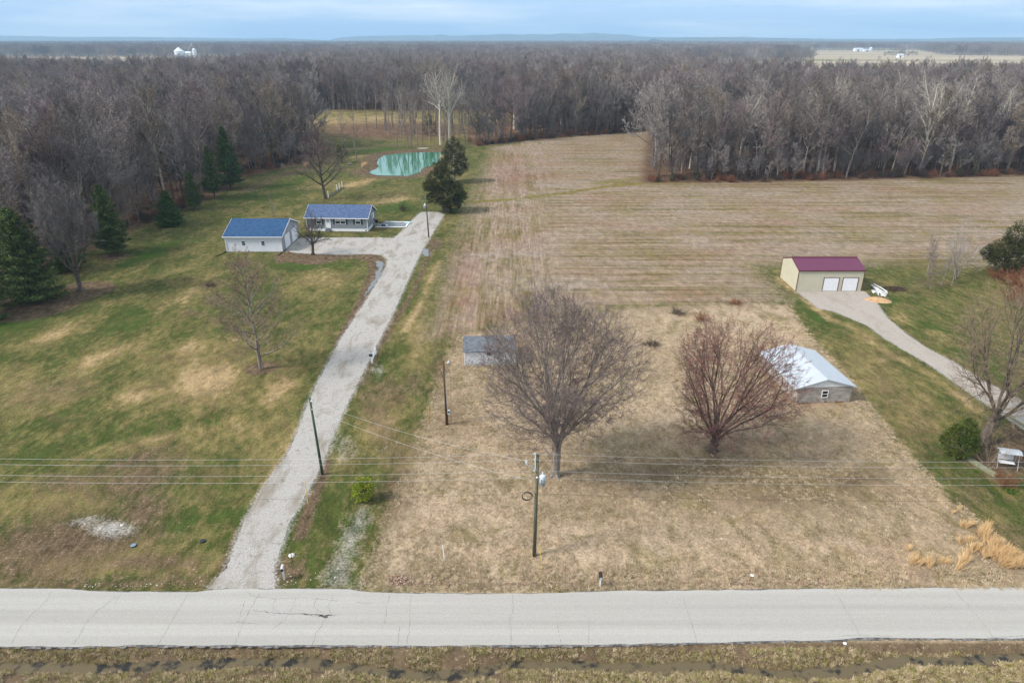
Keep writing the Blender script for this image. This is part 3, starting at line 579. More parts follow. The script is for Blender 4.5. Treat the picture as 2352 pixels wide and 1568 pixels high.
def sycamore(seed, H=27):
    t = Tree(seed); rn = t.rn
    pr = dict(seg=[0,4,6,7,8], wob=[0,.4,.38,.3,.2], trop=[0,.05,.06,.08,.1], sides=[3,3,3,4,6], kids=[0,6,6,6,5], ang=[0,45,45,42,30], ratio=[0,.5,.5,.5,.62], rr=[0,.55,.5,.5,.62], **{'from':[0,.1,.2,.3,.45]}, twig=.03, tip=.35, woodlv=2)
    pts = t.path(Vector((0,0,-.3)), Vector((rn.uniform(-.05,.05),0,1)), H*.48, 6, .08, .05); t.limb(t.wood, pts, H*.017, H*.012, 7)
    for k in range(4):
        a = k*1.571+rn.uniform(-.4,.4); el = R(rn.uniform(52, 72)); q = pts[-1-(k % 2)]
        t.grow(q, Vector((math.cos(a)*math.cos(el), math.sin(a)*math.cos(el), math.sin(el))), H*.44*rn.uniform(.85,1.1), H*.0105, 3, dict(pr, kids=[0,7,6,9], **{'from':[0,.1,.15,.15]}))
    t.grow(pts[-1], UP, H*.5, H*.009, 3, dict(pr, kids=[0,7,6,9]))
    return t
def far_tree(seed, H=24):
    t = Tree(seed); rn = t.rn
    pts = t.path(Vector((0,0,0)), UP, H*.75, 4, .12, 0); t.limb(t.tw, pts, .28, .08, 3)
    pr = dict(seg=[0,2,2], wob=[0,.3,.25], trop=[0,.1,.12], sides=[3,3,3], kids=[0,7,6], ang=[0,38,40], ratio=[0,.6,.5], rr=[0,.5,.5], **{'from':[0,.1,.2]}, twig=.06, tip=.3, woodlv=9)
    n = 13
    for i in range(n):
        f = .42+.57*(i+rn.random())/n; x = min(f, .99)*4; j = int(x); q = pts[j].lerp(pts[j+1], x-j); a = rn.random()*6.283; u = (f-.4)/.6; el = R(28+38*u)
        t.grow(q, Vector((math.cos(a)*math.cos(el), math.sin(a)*math.cos(el), math.sin(el))), H*.27*(1.1-.5*u), .09, 2, pr)
    return t
def bush(seed, H=1.8, n=26, wd=.02):
    t = Tree(seed); rn = t.rn
    pr = dict(seg=[0,2,3], wob=[0,.4,.35], trop=[0,.05,.05], sides=[3,3,3], kids=[0,6,6], ang=[0,42,42], ratio=[0,.5,.5], rr=[0,.5,.6], **{'from':[0,.1,.2]}, twig=wd, tip=.35, woodlv=9)
    for i in range(n):
        a = rn.random()*6.283; el = R(rn.uniform(30, 85)); r = rn.random()*H*.35
        t.grow(Vector((math.cos(a)*r, math.sin(a)*r, -.05)), Vector((math.cos(a)*math.cos(el), math.sin(a)*math.cos(el), math.sin(el))), H*rn.uniform(.5,.9), .02, 2, pr)
    return t

def crown_tree(seed, trunk, tr, c_, rad, n, tipr=.009, kids=8, tw=.9, step=.55, shell=.35, zmin=1.5, ex=2.12, root=0, tww=.0075, stems=11, bend=.55):
    """fills an ellipsoid of points by joining each, from the fork outwards, to the limb that reaches it best"""
    t = Tree(seed); rn = t.rn; pos = [Vector(p) for p in trunk]; par = [-1]+list(range(len(trunk)-1)); dr = [UP.copy() for _ in trunk]; nt0 = len(trunk)
    cnt = nt0
    tg = []
    while len(tg) < n:
        d = rvec_(rn); r = (shell+(1-shell)*rn.random())**.5; lump = (.90 if d.z < 0 else 1)+.12*math.sin(3*math.atan2(d.y, d.x)+seed)+.07*math.sin(5*d.z+2*d.x)
        p = c_+Vector((d.x*rad[0], d.y*rad[1], d.z*rad[2]))*r*lump
        g_ = math.sin(p.x*.95+seed)+math.sin(p.y*1.1+2*seed)+math.sin(p.z*.85+p.x*.5)
        if p.z > zmin and not (g_ < -.75 and rn.random() < .85): tg.append(p)
    def add(q, pv):
        nonlocal cnt
        pos.append(q); par.append(pv); dr.append((q-pos[pv]).normalized()); cnt += 1; return cnt-1
    def walk(node, target, frac):
        a = pos[node]; v = target-a; L_ = v.length*frac
        if L_ < .05: return node
        k = max(1, int(L_/step)); d0 = dr[node]; d1 = v.normalized(); prev = node; q = a.copy()
        for i in range(k):
            d = (d0*(1-(i+1)/k)*bend+d1+rvec_(rn)*.16).normalized(); q = q+d*(L_/k); prev = add(q.copy(), prev)
        return prev
    def kmeans(p0, pts, k):
        V = np.array([tuple((q-p0)) for q in pts]); U = V/(np.linalg.norm(V, axis=1, keepdims=True)+1e-9)*(.7)+V*.05
        C = U[[rn.randrange(len(pts)) for _ in range(k)]]
        for _ in range(5):
            lab = np.argmin(((U[:,None,:]-C[None])**2).sum(2), 1)
            for m in range(k):
                if (lab == m).any(): C[m] = U[lab == m].mean(0)
        return [[pts[i] for i in range(len(pts)) if lab[i] == m] for m in range(k) if (lab == m).any()]
    todo = [(nt0-1-(i % 3 if nt0 > 4 else i % 2), gg_) for i, gg_ in enumerate(kmeans(pos[-1], tg, stems))]
    while todo:
        nd_, pts_ = todo.pop()
        if len(pts_) == 1: walk(nd_, pts_[0], 1.0); continue
        ce_ = sum(pts_, Vector((0,0,0)))/len(pts_); f = .34 if len(pts_) > 40 else (.42 if len(pts_) > 8 else .55)
        e_ = walk(nd_, ce_, f*rn.uniform(.8,1.2))
        for gg_ in kmeans(pos[e_], pts_, 2 if rn.random() < .6 else 3): todo.append((e_, gg_))
    w_ = [0.0]*cnt; kid = [[] for _ in range(cnt)]
    for i in range(cnt-1, -1, -1):
        if w_[i] == 0: w_[i] = tipr**ex
        if par[i] >= 0: w_[par[i]] += w_[i]; kid[par[i]].append(i)
    rr_ = [min(x**(1/ex), tr) for x in w_]
    for i in range(nt0): rr_[i] = max(rr_[i], tr*(1.25 if i == 0 else 1.0))
    done = [False]*cnt
    stack = [0]
    while stack:      # chains of nodes become tubes
        s0 = stack.pop(); chain = [s0]; i = s0
        while kid[i]:
            b = max(kid[i], key=lambda q: rr_[q]); stack += [q for q in kid[i] if q != b]; chain.append(b); i = b
        if par[s0] >= 0: chain = [par[s0]]+chain
        rs = [rr_[q] for q in chain]
        if par[s0] >= 0: rs[0] = rs[1]
        mx_ = max(rs); mb = t.wood if mx_ > .013 else t.tw
        if len(chain) > 1: mb.tube([pos[q] for q in chain], rs, 9 if mx_ > .25 else (5 if mx_ > .06 else 3), False)
    pr = dict(seg=[0,2], wob=[0,.3], trop=[0,.06], sides=[3,3], kids=[0,kids], ang=[0,34], ratio=[0,.5], rr=[0,.5], **{'from':[0,.1]}, twig=tww, tip=.4, woodlv=9)
    for i in range(nt0, cnt):
        if rr_[i] < .03 and (not kid[i] or rn.random() < .16):
            d = (dr[i]+rvec_(rn)*(.25 if not kid[i] else .8)+UP*.15).normalized(); t.grow(pos[i], d, tw*rn.uniform(.6,1.3), tipr*.8, 1, pr)
    for k in range(root):
        a = k*6.283/root+rn.uniform(-.2,.2); t.wood.tube([Vector((0,0,.7)), Vector((math.cos(a)*tr*1.1, math.sin(a)*tr*1.1, .2)), Vector((math.cos(a)*tr*2.2, math.sin(a)*tr*2.2, -.08))], [tr*.6, tr*.35, tr*.1], 5, False)
    return t
def rvec_(rn):
    z = rn.uniform(-1,1); a = rn.uniform(0,6.283); r = math.sqrt(1-z*z); return Vector((r*math.cos(a), r*math.sin(a), z))
def put_tree(name, parts, loc, rz, scl, label, cat='tree', group=None, tilt=(0,0)):
    o = empty(name, loc, rz); o.scale = (scl,)*3 if not hasattr(scl, '__len__') else scl; o.rotation_euler = (tilt[0], tilt[1], rz)
    for nm, me_ in parts: link(nm, me_, o)
    return tag(o, label, cat, group)

near_v = [meshes(woodland(100+i, 24, 1.0+.12*(i % 2), 1.0+.15*(i % 3)), 'bare_tree', M['bark_dark'] if i % 3 == 1 else M['bark'], M['twig']) for i in range(6)]
syc_v = [meshes(sycamore(200+i), 'sycamore', M['bark_pale'], M['twig_pale']) for i in range(3)]
far_v = [far_tree(300+i) for i in range(4)]; far_m = [mesh_np('distant_tree', t.tw.v, t.tw.f, M['twig']) for t in far_v]
print('near tree faces', [len(a.polygons)+len(b.polygons) for a, b in near_v], 'far', [len(m.polygons) for m in far_m], 'syc', [len(a.polygons)+len(b.polygons) for a, b in syc_v])
def inside(poly, x, y): return sdist(poly, np.array([x]), np.array([y]))[0]

# candidate positions inside the woods, nearest first
rg = np.random.default_rng(7)
def grid_pts(x0, x1, y0, y1, sp):
    gx_, gy_ = np.meshgrid(np.arange(x0, x1, sp), np.arange(y0, y1, sp)); gx_ = gx_.ravel(); gy_ = gy_.ravel()
    return gx_+rg.uniform(-.45,.45,gx_.shape)*sp, gy_+rg.uniform(-.45,.45,gx_.shape)*sp
px_, py_ = grid_pts(-420, 480, 55, 470, 6.3)
s_ = sdist(WOODS, px_, py_); dep = py_*math.cos(PITCH)+CAMH*math.sin(PITCH)
keep = (s_ > 1.0) & (np.abs(px_) < dep*.80+30)
# thin the woods out behind the pond, a tan clearing shows through the trunks there
clr = (px_ > -150) & (px_ < 0) & (py_ > 300) & (py_ < 405); keep &= ~clr
px_, py_, s_, dep = px_[keep], py_[keep], s_[keep], dep[keep]
# edge rank: trees on the visible edge or close to the camera first
key = dep+np.minimum(s_, 60)*1.6; inview = np.abs(px_) < dep*.75+4
order = np.argsort(np.where(inview, key, key+1e4)); px_, py_, s_ = px_[order], py_[order], s_[order]
NIND = 222
rn = random.Random(3)
groups = {'left': ('bare trees in the woods left of the lawn', 'leafless grey-brown tree in the woods left of the lawn'),
          'mid': ('bare trees in the woods behind the pond and field', 'leafless grey-brown tree in the woods behind the pond and the far field edge'),
          'right': ('bare trees in the woods beyond the right field', 'leafless grey-brown tree in the woods on the far side of the right field')}
for i in range(NIND):
    x, y = px_[i], py_[i]; k = 'left' if x < -60 else ('right' if x > 38 else 'mid')
    a, b = near_v[rn.randrange(6)]; sc = rn.uniform(.70, 1.16)
    put_tree('bare_tree', [('trunk', a), ('crown', b)], (x, y, 0), rn.uniform(0, 6.28), (sc*rn.uniform(.9,1.05), sc*rn.uniform(.9,1.05), sc), groups[k][1], 'tree', groups[k][0], (rn.uniform(-.05,.05), rn.uniform(-.05,.05)))
rest = list(zip(px_[NIND:], py_[NIND:]))

def scatter(name, pts, variants, label, cat, rng=(.8,1.15), seed=1, zs=None, tilt=.05):
    """one object of instances; variants = list of lists of source objects (all of them stand in the scene)"""
    rr_ = np.random.default_rng(seed); n = len(pts); P_ = np.zeros((n, 3), np.float32); P_[:, :2] = np.array(pts)[:, :2]
    if zs is not None: P_[:, 2] = zs
    m_ = bpy.data.meshes.new(name); m_.vertices.add(n); m_.vertices.foreach_set('co', P_.ravel())
    a = m_.attributes.new('var', 'INT', 'POINT'); a.data.foreach_set('value', rr_.integers(0, len(variants), n).astype(np.int32))
    a = m_.attributes.new('rotv', 'FLOAT_VECTOR', 'POINT'); rv = np.stack([rr_.uniform(-tilt,tilt,n), rr_.uniform(-tilt,tilt,n), rr_.uniform(0,6.283,n)], 1).astype(np.float32); a.data.foreach_set('vector', rv.ravel())
    a = m_.attributes.new('sclv', 'FLOAT', 'POINT'); a.data.foreach_set('value', rr_.uniform(rng[0], rng[1], n).astype(np.float32))
    o = link(name, m_); ng = bpy.data.node_groups.new(name+'_scatter', 'GeometryNodeTree')
    ng.interface.new_socket('Geometry', in_out='INPUT', socket_type='NodeSocketGeometry'); ng.interface.new_socket('Geometry', in_out='OUTPUT', socket_type='NodeSocketGeometry')
    N = ng.nodes.new; gi = N('NodeGroupInput'); go = N('NodeGroupOutput'); jo = N('GeometryNodeJoinGeometry')
    def named(nm, ty):
        q = N('GeometryNodeInputNamedAttribute'); q.data_type = ty; q.inputs[0].default_value = nm; return q.outputs[0]
    v = named('var', 'INT'); ro = named('rotv', 'FLOAT_VECTOR'); sc = named('sclv', 'FLOAT')
    for k, srcs in enumerate(variants):
        cmp_ = N('FunctionNodeCompare'); cmp_.data_type = 'INT'; cmp_.operation = 'EQUAL'
        ia = [s for s in cmp_.inputs if s.type == 'INT']; ng.links.new(v, ia[0]); ia[1].default_value = k
        for s_o in srcs:
            oi = N('GeometryNodeObjectInfo'); oi.transform_space = 'ORIGINAL'; oi.inputs['Object'].default_value = s_o; oi.inputs['As Instance'].default_value = True
            ip = N('GeometryNodeInstanceOnPoints'); ng.links.new(gi.outputs[0], ip.inputs['Points']); ng.links.new(cmp_.outputs[0], ip.inputs['Selection'])
            ng.links.new(oi.outputs['Geometry'], ip.inputs['Instance']); ng.links.new(ro, ip.inputs['Rotation']); ng.links.new(sc, ip.inputs['Scale'])
            ng.links.new(ip.outputs[0], jo.inputs[0])
    ng.links.new(jo.outputs[0], go.inputs[0])
    md = o.modifiers.new('scatter', 'NODES'); md.node_group = ng
    return tag(o, label, cat, kind='stuff')
def src_of(me_pair):
    res = []
    for m_ in me_pair:
        for o in scene.collection.objects:
            if o.data is m_: res.append(o); break
    return res
nv_src = [src_of(p) for p in near_v]
scatter('woods', rest, nv_src, 'dense leafless grey-brown woods filling the view beyond the lawn, pond and field', 'woods', (.74,1.1), 5)

# pale sycamores, one by one: at the pond and along the edge of the right and middle woods
for i, (x, y, sc, rz, lb) in enumerate([(1012,333,1.0,.3,'tallest white-limbed leafless tree behind the pond'), (1033,334,.95,2.1,'white-limbed leafless tree right of the tallest white one behind the pond')]):
    a, b = syc_v[i]; p = P(x, y); put_tree('sycamore_tree', [('trunk', a), ('crown', b)], (p[0], p[1], 0), rz, sc, lb, 'tree')
for i, (x, y, sc) in enumerate([(1500,390,.85),(1545,395,.85),(1590,400,.8),(1650,398,.85),(1730,404,.9),(1800,404,.95),(1838,402,.95),(1905,400,1.0),(1950,404,1.0),(2050,398,1.0),(2120,396,1.0),(2160,398,1.0),(2210,396,.95),(2290,392,1.0)]):
    a, b = syc_v[i % 3]; p = P(x, y); put_tree('sycamore_tree', [('trunk', a), ('crown', b)], (p[0]+rn.uniform(-2,2), p[1]+rn.uniform(2,14), 0), rn.uniform(0,6.28), sc*rn.uniform(.85,1.02), 'leafless tree with pale whitish limbs in the woods beyond the right field', 'tree', 'pale-limbed trees in the right woods')
for i, (x, y, sc) in enumerate([(1180,305,.8),(1240,290,.85),(1290,296,.85),(1330,296,.9),(1372,292,.85),(1415,290,.9)]):
    a, b = syc_v[(i+1) % 3]; p = P(x, y); put_tree('sycamore_tree', [('trunk', a), ('crown', b)], (p[0]+rn.uniform(-2,2), p[1]+rn.uniform(0,14), 0), rn.uniform(0,6.28), sc, 'leafless tree with pale whitish limbs in the woods along the far edge of the field', 'tree', 'pale-limbed trees behind the field')
# slim trees standing behind the pond (trunk feet read from the photo)
thin = [meshes(woodland(400+i, 21, .55, .55, cb=.5, twigw=.028), 'pondside_tree', M['bark'], M['twig']) for i in range(3)]
extra = [(rn.uniform(300, 900), rn.uniform(815, 960)) for _ in range(62)]
for i, (zx, zy) in enumerate(extra+[(383,1022),(457,1020),(484,1025),(528,1015),(555,985),(612,965),(700,975),(728,1005),(812,1000),(855,990),(410,960),(330,930),(600,900),(655,930),(875,960),(300,900),(240,880),(180,905),(500,930),(560,905),(770,930)]):
    x, y = (1024+zx/2.296)*.765625, zy*.33345; p = P(x, y); a, b = thin[i % 3]; sc = rn.uniform(.8, 1.05)
    put_tree('bare_tree', [('trunk', a), ('crown', b)], (p[0], p[1], 0), rn.uniform(0,6.28), sc, 'slim leafless tree standing in the open leaf litter behind the pond', 'tree', 'slim trees behind the pond')
p = P(*((1024+103/2.296)*.765625, 1110*.33345)); put_tree('bare_tree', [('trunk', thin[0][0]), ('crown', thin[0][1])], (p[0], p[1], 0), 1, .9, 'single slim leafless tree on the bank left of the pond', 'tree')
p = P(787, 372); put_tree('bare_tree', [('trunk', thin[1][0]), ('crown', thin[1][1])], (p[0]-3, p[1]+14, 0), 2, .9, 'slim leafless tree just behind the dark cedar left of the pond', 'tree')

# distant individual trees and the rest of the far woods
p = P(2017, 146); lone = far_m[0]
tag(link('distant_tree', far_m[0], loc=(p[0], p[1], 0)), 'lone round-crowned bare tree out in the pale distant field', 'tree').scale = (.72, .72, .56)
for i, (x, y, sc, lb) in enumerate([(1925,152,.9,'dark bare tree left of the lone tree before the distant field'), (1958,150,.7,'small bare tree between the lone field tree and a taller one'), (2350,150,1.0,'bare tree at the right frame edge before the distant field')]):
    q = P(x, y+4); o = tag(link('distant_tree', far_m[1+i], loc=(q[0]*.75, q[1]*.75, 0)), lb, 'tree'); o.scale = (sc, sc, sc)
far_src = [[o for o in scene.collection.objects if o.data is m_][:1] for m_ in far_m]
fx, fy = grid_pts(-1100, 420, 466, 1215, 7.6); s_ = sdist(WOODS, fx, fy); endw = 700+420*sm(-.42, -.22, fx/fy)+60*np.sin(fx*.02); k = (s_ > 0) & (np.abs(fx) < fy*.78+40) & (fy < endw)
silo = (np.hypot(fx+690, fy-1180) < 0)
scatter('distant_woods', list(zip(fx[k], fy[k])), far_src, 'distant leafless woods behind the near woods, left and centre', 'woods', (.8,1.15), 6)
# clump of crowns used for the farthest woods
cl = MB(); rn2 = random.Random(9)
for i in range(9):
    t = far_v[i % 4]; M_ = Matrix.Translation((rn2.uniform(-15,15), rn2.uniform(-15,15), 0)) @ Matrix.Rotation(rn2.uniform(0,6.28), 4, 'Z') @ Matrix.Scale(rn2.uniform(.8,1.12), 4)
    b = len(cl.v); k2 = 3
    cl.v += [tuple(M_ @ Vector(v)) for v in t.tw.v]; cl.f += [tuple(b+q for q in f) for f in t.tw.f]
clm = mesh_np('woodland_clump', cl.v, cl.f, M['twig']); pc = P(2075, 128)
clump_o = tag(link('woodland_copse', clm, loc=(pc[0], pc[1]+10, 0)), 'small bare copse around pale farm buildings in the distant field', 'copse', kind='stuff')
BLOCK = [(190,1200),(300,1195),(478,1190),(520,1260),(640,1700),(760,2150),(-3000,2150),(-3000,1620),(-420,1620),(-330,1215),(230,1215)]
RB = pp([(2165,127.6),(2352,129.5),(2600,131),(2600,112),(2100,112)]); 
FARW = [(-9000,2150),(700,2150),(1000,2500),(9000,2620),(9000,5200),(-9000,5200)]
def clumps(poly, sp):
    xs_ = [p[0] for p in poly]; ysx = [p[1] for p in poly]; a, b = grid_pts(min(xs_), max(xs_), min(ysx), max(ysx), sp); s = sdist(poly, a, b); k = (s > 0) & (np.abs(a) < b*.80+60); return list(zip(a[k], b[k]))
pts = clumps(BLOCK, 27)+clumps([(q[0], q[1]) for q in RB], 27)+clumps(FARW, 42)
# leave the farm with the silos open
pts = [q for q in pts if not (abs(q[0]+.475*q[1]*.914) < 75 and 1380 < q[1] < 1600)]
print('clumps', len(pts), 'far', int(k.sum()))
zf = [float(np.clip((q[1]-2500)/3000, 0, 1)*14*(fbm(np.array([q[0]/2500]), np.array([q[1]/2500]), 21)[0]-.35)) for q in pts]
scatter('far_woods', pts, [[clump_o]], 'farthest leafless woods fading blue under the horizon', 'woods', (.85,1.15), 8, zs=zf, tilt=.0)

# ------------------------------------------------------------------ evergreens
def rvec(rn):
    z = rn.uniform(-1,1); a = rn.uniform(0,6.283); r = math.sqrt(1-z*z); return Vector((r*math.cos(a), r*math.sin(a), z))
def leafclump(mb, rn, c, r, n, size, upb=.3, outc=None):
    for i in range(n):
        p = c+rvec(rn)*r*rn.random()**.4; d = (rvec(rn)+UP*upb+((p-outc).normalized()*.8 if outc is not None else Vector((0,0,0)))).normalized(); s = rperp(rn, d)*size*.19*rn.uniform(.6,1.3); e = p+d*size*rn.uniform(.7,1.4)
        b = len(mb.v); mb.v += [tuple(p-s*.4), tuple(p+s*.4), tuple(p.lerp(e,.55)+s), tuple(e), tuple(p.lerp(e,.55)-s)]; mb.f.append((b,b+1,b+2,b+3,b+4))
def conifer(seed, H=12, W=3.2, bare=.10, needle=.30, droop=.0, dens=1.0):
    rn = random.Random(seed); wood = MB(); nd = MB()
    wood.tube([(0,0,-.2),(rn.uniform(-.1,.1),0,H*.5),(0,0,H*.97)], [H*.017,H*.011,.02], 7, False)
    z = H*bare; 
    while z < H*.985:
        u = (z/H-bare)/(1-bare); L0 = W*(1-u)**.80*(1 if u > .08 else .8)+.15; k = rn.randint(5,7); a0 = rn.random()*6.28
        for j in range(k):
            a = a0+j*6.283/k+rn.uniform(-.25,.25); L_ = L0*rn.uniform(.65,1.12); el = R(-8+45*u+rn.uniform(-6,8))-droop; d = Vector((math.cos(a)*math.cos(el), math.sin(a)*math.cos(el), math.sin(el)))
            base = Vector((0,0,z)); pts = [base, base+d*L_*.5, base+d*L_+UP*L_*.16]; wood.tube(pts, [.045*(1-u)+.012,.03*(1-u)+.01,.006], 3, False)
            m = max(3, int(L_/.26*dens))
            for q in range(m):
                f = .22+.78*(q+.5)/m; p = pts[0].lerp(pts[1], f*2) if f < .5 else pts[1].lerp(pts[2], f*2-1); wd = L_*.30*(1-abs(f-.45))
                for sgn in (-1, 1, 0):
                    side = d.cross(UP).normalized()*sgn*wd*rn.uniform(.2,1); leafclump(nd, rn, p+side+UP*rn.uniform(-.05,.12), .20, 6, needle, .35, None)
        z += H*(.042 if u < .8 else .03)*rn.uniform(.8,1.2)
    leafclump(nd, rn, Vector((0,0,H*.97)), .25, 20, needle, 1.2)
    return wood, nd
def cedar(seed, lobes, trunk, size=.34, n=90, clump=.55, gap=.0):
    """lobes: (cx,cy,cz,rx,ry,rz,count)"""
    rn = random.Random(seed); wood = MB(); nd = MB(); wood.tube(trunk[0], trunk[1], 7, False)
    top = Vector(trunk[0][-1])
    for (cx,cy,cz,rx,ry,rz,cnt) in lobes:
        c0 = Vector((cx,cy,cz))
        for i in range(cnt):
            d = rvec(rn); rr = rn.uniform(.55,1.08)**.6; p = c0+Vector((d.x*rx, d.y*ry, d.z*rz))*rr
            if rn.random() < gap: continue
            leafclump(nd, rn, p, clump*rn.uniform(.6,1.2), n//10, size, .35, c0)
        for i in range(10):
            d = rvec(rn); p = c0+Vector((d.x*rx, d.y*ry, d.z*rz))*.85; b0 = Vector((trunk[0][1][0], trunk[0][1][1], max(.8, min(p.z-1.0, trunk[0][-1][2]*.9)))); wood.tube([b0, b0.lerp(p,.55)+Vector((0,0,-.15)), p], [.07,.04,.015], 4, False)
    return wood, nd
def evergreen(name, wn, px, py, mat, label, cat='tree', bk='bark_dark', rz=0, dxy=(0,0), crown='crown', scl=1):
    p = P(px, py); o = empty(name, (p[0]+dxy[0], p[1]+dxy[1], 0), rz); o.scale = (scl,)*3
    link('trunk', mesh_np(name+'_trunk', wn[0].v, wn[0].f, M[bk], True), o); link(crown, mesh_np(name+'_foliage', wn[1].v, wn[1].f, M[mat]), o); return tag(o, label, cat)
evergreen('pine_tree', conifer(1, 15.8, 4.6, .10), 531, 433, 'spruce', 'tallest dark green pine at the edge of the left woods')
evergreen('pine_tree', conifer(2, 13.0, 2.9, .16, .30), 494, 456, 'pine', 'slender pine left of and touching the tallest pine')
evergreen('pine_tree', conifer(3, 8.8, 2.2, .12, .26), 448, 481, 'pine', 'smallest slim pine on the lawn edge, below the slender pine')
evergreen('spruce_tree', conifer(4, 7.4, 3.3, .03, .26, .05, 1.3), 393, 519, 'spruce', 'squat dense dark spruce with branches to the ground, below the small slim pine', bk='bark_dark')
evergreen('pine_tree', conifer(5, 12.8, 4.0, .10, .32), 262, 583, 'pine', 'pine between the squat spruce and the broadest left pine')
evergreen('pine_tree', conifer(6, 14.6, 5.6, .05, .36, .05, 1.0), 78, 692, 'pine', 'broadest pine near the left edge with branches down to the ground')
evergreen('pine_tree', conifer(7, 12, 4.2, .05, .34), -45, 735, 'pine', 'pine cut off by the left frame edge, lowest of the row')
evergreen('pine_tree', conifer(8, 9.5, 3.6, .06, .3), 160, 622, 'pine', 'pine half hidden behind the dark multi-stemmed bare tree')
evergreen('pine_tree', conifer(18, 9, 3.2, .06, .3), 20, 590, 'pine', 'pine standing back in the woods above the broadest left pine')
evergreen('cedar_tree', cedar(9, [(0,0,2.6,2.0,2.0,2.4,90),(0,0,4.6,1.2,1.2,1.4,40)], ([(0,0,-.2),(0,0,2),(0,0,4)], [.18,.12,.05]), .32, 90), 786, 375, 'cedar', 'small dark cedar left of the pond beside slim trunks')
evergreen('cedar_tree', cedar(10, [(0,0,3.4,2.9,2.9,3.2,110),(0,0,6.4,1.6,1.6,2.4,60)], ([(0,0,-.2),(0,0,3),(0,0,6)], [.2,.14,.05]), .36, 90), 985, 312, 'cedar', 'dark conical cedar behind the pond among slim bare trunks')
evergreen('cedar_tree', cedar(11, [(.3,0,5.4,3.9,3.6,3.3,300),(.2,0,8.2,3.1,2.9,2.6,170),(.1,0,10.4,1.7,1.7,1.8,70),(1.6,0,3.8,2.4,2.4,1.8,70)], ([(0,0,-.2),(-.05,0,3),(.1,0,7),(.1,0,10.5)], [.30,.22,.14,.05]), .34, 200, .6, .12), 1043, 419, 'cedar', 'dark cedar with a bare whitish trunk, behind the larger cedar beside the field', bk='bark_pale')
evergreen('cedar_tree', cedar(12, [(1.4,0,4.2,3.9,3.5,2.9,330),(-.6,.3,7.0,3.0,2.8,2.6,220),(-.5,.4,9.7,1.5,1.5,2.0,80),(-2.9,0,6.1,1.5,1.7,1.2,70),(3.0,0,4.5,1.9,2.0,1.9,90),(-2.2,-.5,3.3,2.0,1.8,1.0,70),(2.2,-.6,2.0,1.8,1.8,1.1,60)], ([(0,0,-.2),(0,0,2.4),(0,0,6),(-.4,.3,10)], [.42,.34,.2,.05]), .34, 200, .6), 1019, 487, 'cedar', 'largest dark ragged cedar at the end of the gravel drive')
evergreen('pine_tree', conifer(13, 24, 5, .1, .6), 1207, 205, 'spruce', 'lone green pine top standing above the distant bare woods', dxy=(0, 0))
evergreen('cedar_tree', cedar(14, [(0,0,3.2,3.9,3.3,2.4,330),(1.2,0,6.2,2.3,2.6,2.3,150),(2.8,0,7.6,1.5,1.6,1.6,60),(2.4,0,3.2,2.4,3,2.6,150),(-2.6,0,3.4,1.8,1.8,1.1,70)], ([(0,0,-.2),(0,0,3),(.6,0,6)], [.3,.25,.1]), .30, 220, .55), 2306, 625, 'cedar', 'big dark cedar at the right frame edge above the reddish brush')
evergreen('arborvitae_bush', cedar(15, [(0,0,1.5,1.62,1.55,1.5,420),(.2,0,2.6,1.15,1.1,1.15,190),(.42,0,3.4,.5,.5,.75,50)], ([(0,0,-.1),(0,0,1.4),(.1,0,2.8)], [.12,.1,.04]), .15, 170, .22), 2196, 1046, 'arbor', 'round dense green arborvitae at the corner of the timber edging', 'bush', crown='foliage')
evergreen('evergreen_shrub', cedar(16, [(0,0,.95,.72,.62,.8,120),(.25,.1,1.5,.45,.4,.5,50),(-.4,0,.6,.45,.4,.5,40)], ([(0,0,-.05),(0,0,.7),(.1,0,1.5)], [.06,.05,.02]), .15, 100, .2), 836, 1150, 'shrub', 'bright yellow-green shrub growing beside the old gravel patch', 'shrub', crown='foliage', scl=1.15)

# ------------------------------------------------------------------ special bare trees of the yard
def special(name, t, px, py, bk, tw, label, rz=0, scl=1):
    p = P(px, py); a, b = meshes(t, name, M[bk], M[tw]); print(name, len(a.polygons)+len(b.polygons)); return put_tree(name, [('trunk', a), ('crown', b)], (p[0], p[1], 0), rz, scl, label)
# big maple: short trunk, many upright stems, wide fan
def maple(seed, trunkh, tr, stems, L0, kids, twigw, up=(48,82), spread=1.0, rr=.30, lvl=4, env=None):
    t = Tree(seed, env); rn = t.rn
    pr = dict(seg=[0,3,4,6,9], wob=[0,.3,.28,.26,.22], trop=[0,.02,.05,.07,.09], sides=[3,3,3,4,6], kids=[0]+kids, ang=[0,34,34,32,26], ratio=[0,.62,.48,.42,.42], rr=[0,.5,.5,.48,.5], **{'from':[0,.1,.15,.2,.22]}, twig=twigw, tip=.28, woodlv=3)
    pts = t.path(Vector((0,0,-.2)), Vector((.02,0,1)), trunkh, 5, .08, .05)
    rad = [tr*1.35, tr*1.05, tr, tr, tr*1.05, tr*1.15]; t.wood.tube(pts, rad, 10, False)
    for k in range(5):  # root flare
        a = k*1.257+rn.uniform(-.2,.2); t.wood.tube([Vector((0,0,.7)), Vector((math.cos(a)*tr*1.1, math.sin(a)*tr*1.1, .2)), Vector((math.cos(a)*tr*2.2, math.sin(a)*tr*2.2, -.08))], [tr*.6, tr*.35, tr*.1], 5, False)
    for k in range(stems):
        a = k*2.399+rn.uniform(-.3,.3); u = (k+.5)/stems; el = R(up[0]+(up[1]-up[0])*(1-u)) ; q = pts[-1]+Vector((0,0,-.12*(k % 4)))
        t.grow(q, Vector((math.cos(a)*math.cos(el)*spread, math.sin(a)*math.cos(el)*spread, math.sin(el))), L0*rn.uniform(.82,1.08)*(.75+.3*math.sin(el)), tr*rr*rn.uniform(.7,1.15), lvl, pr)
    return t
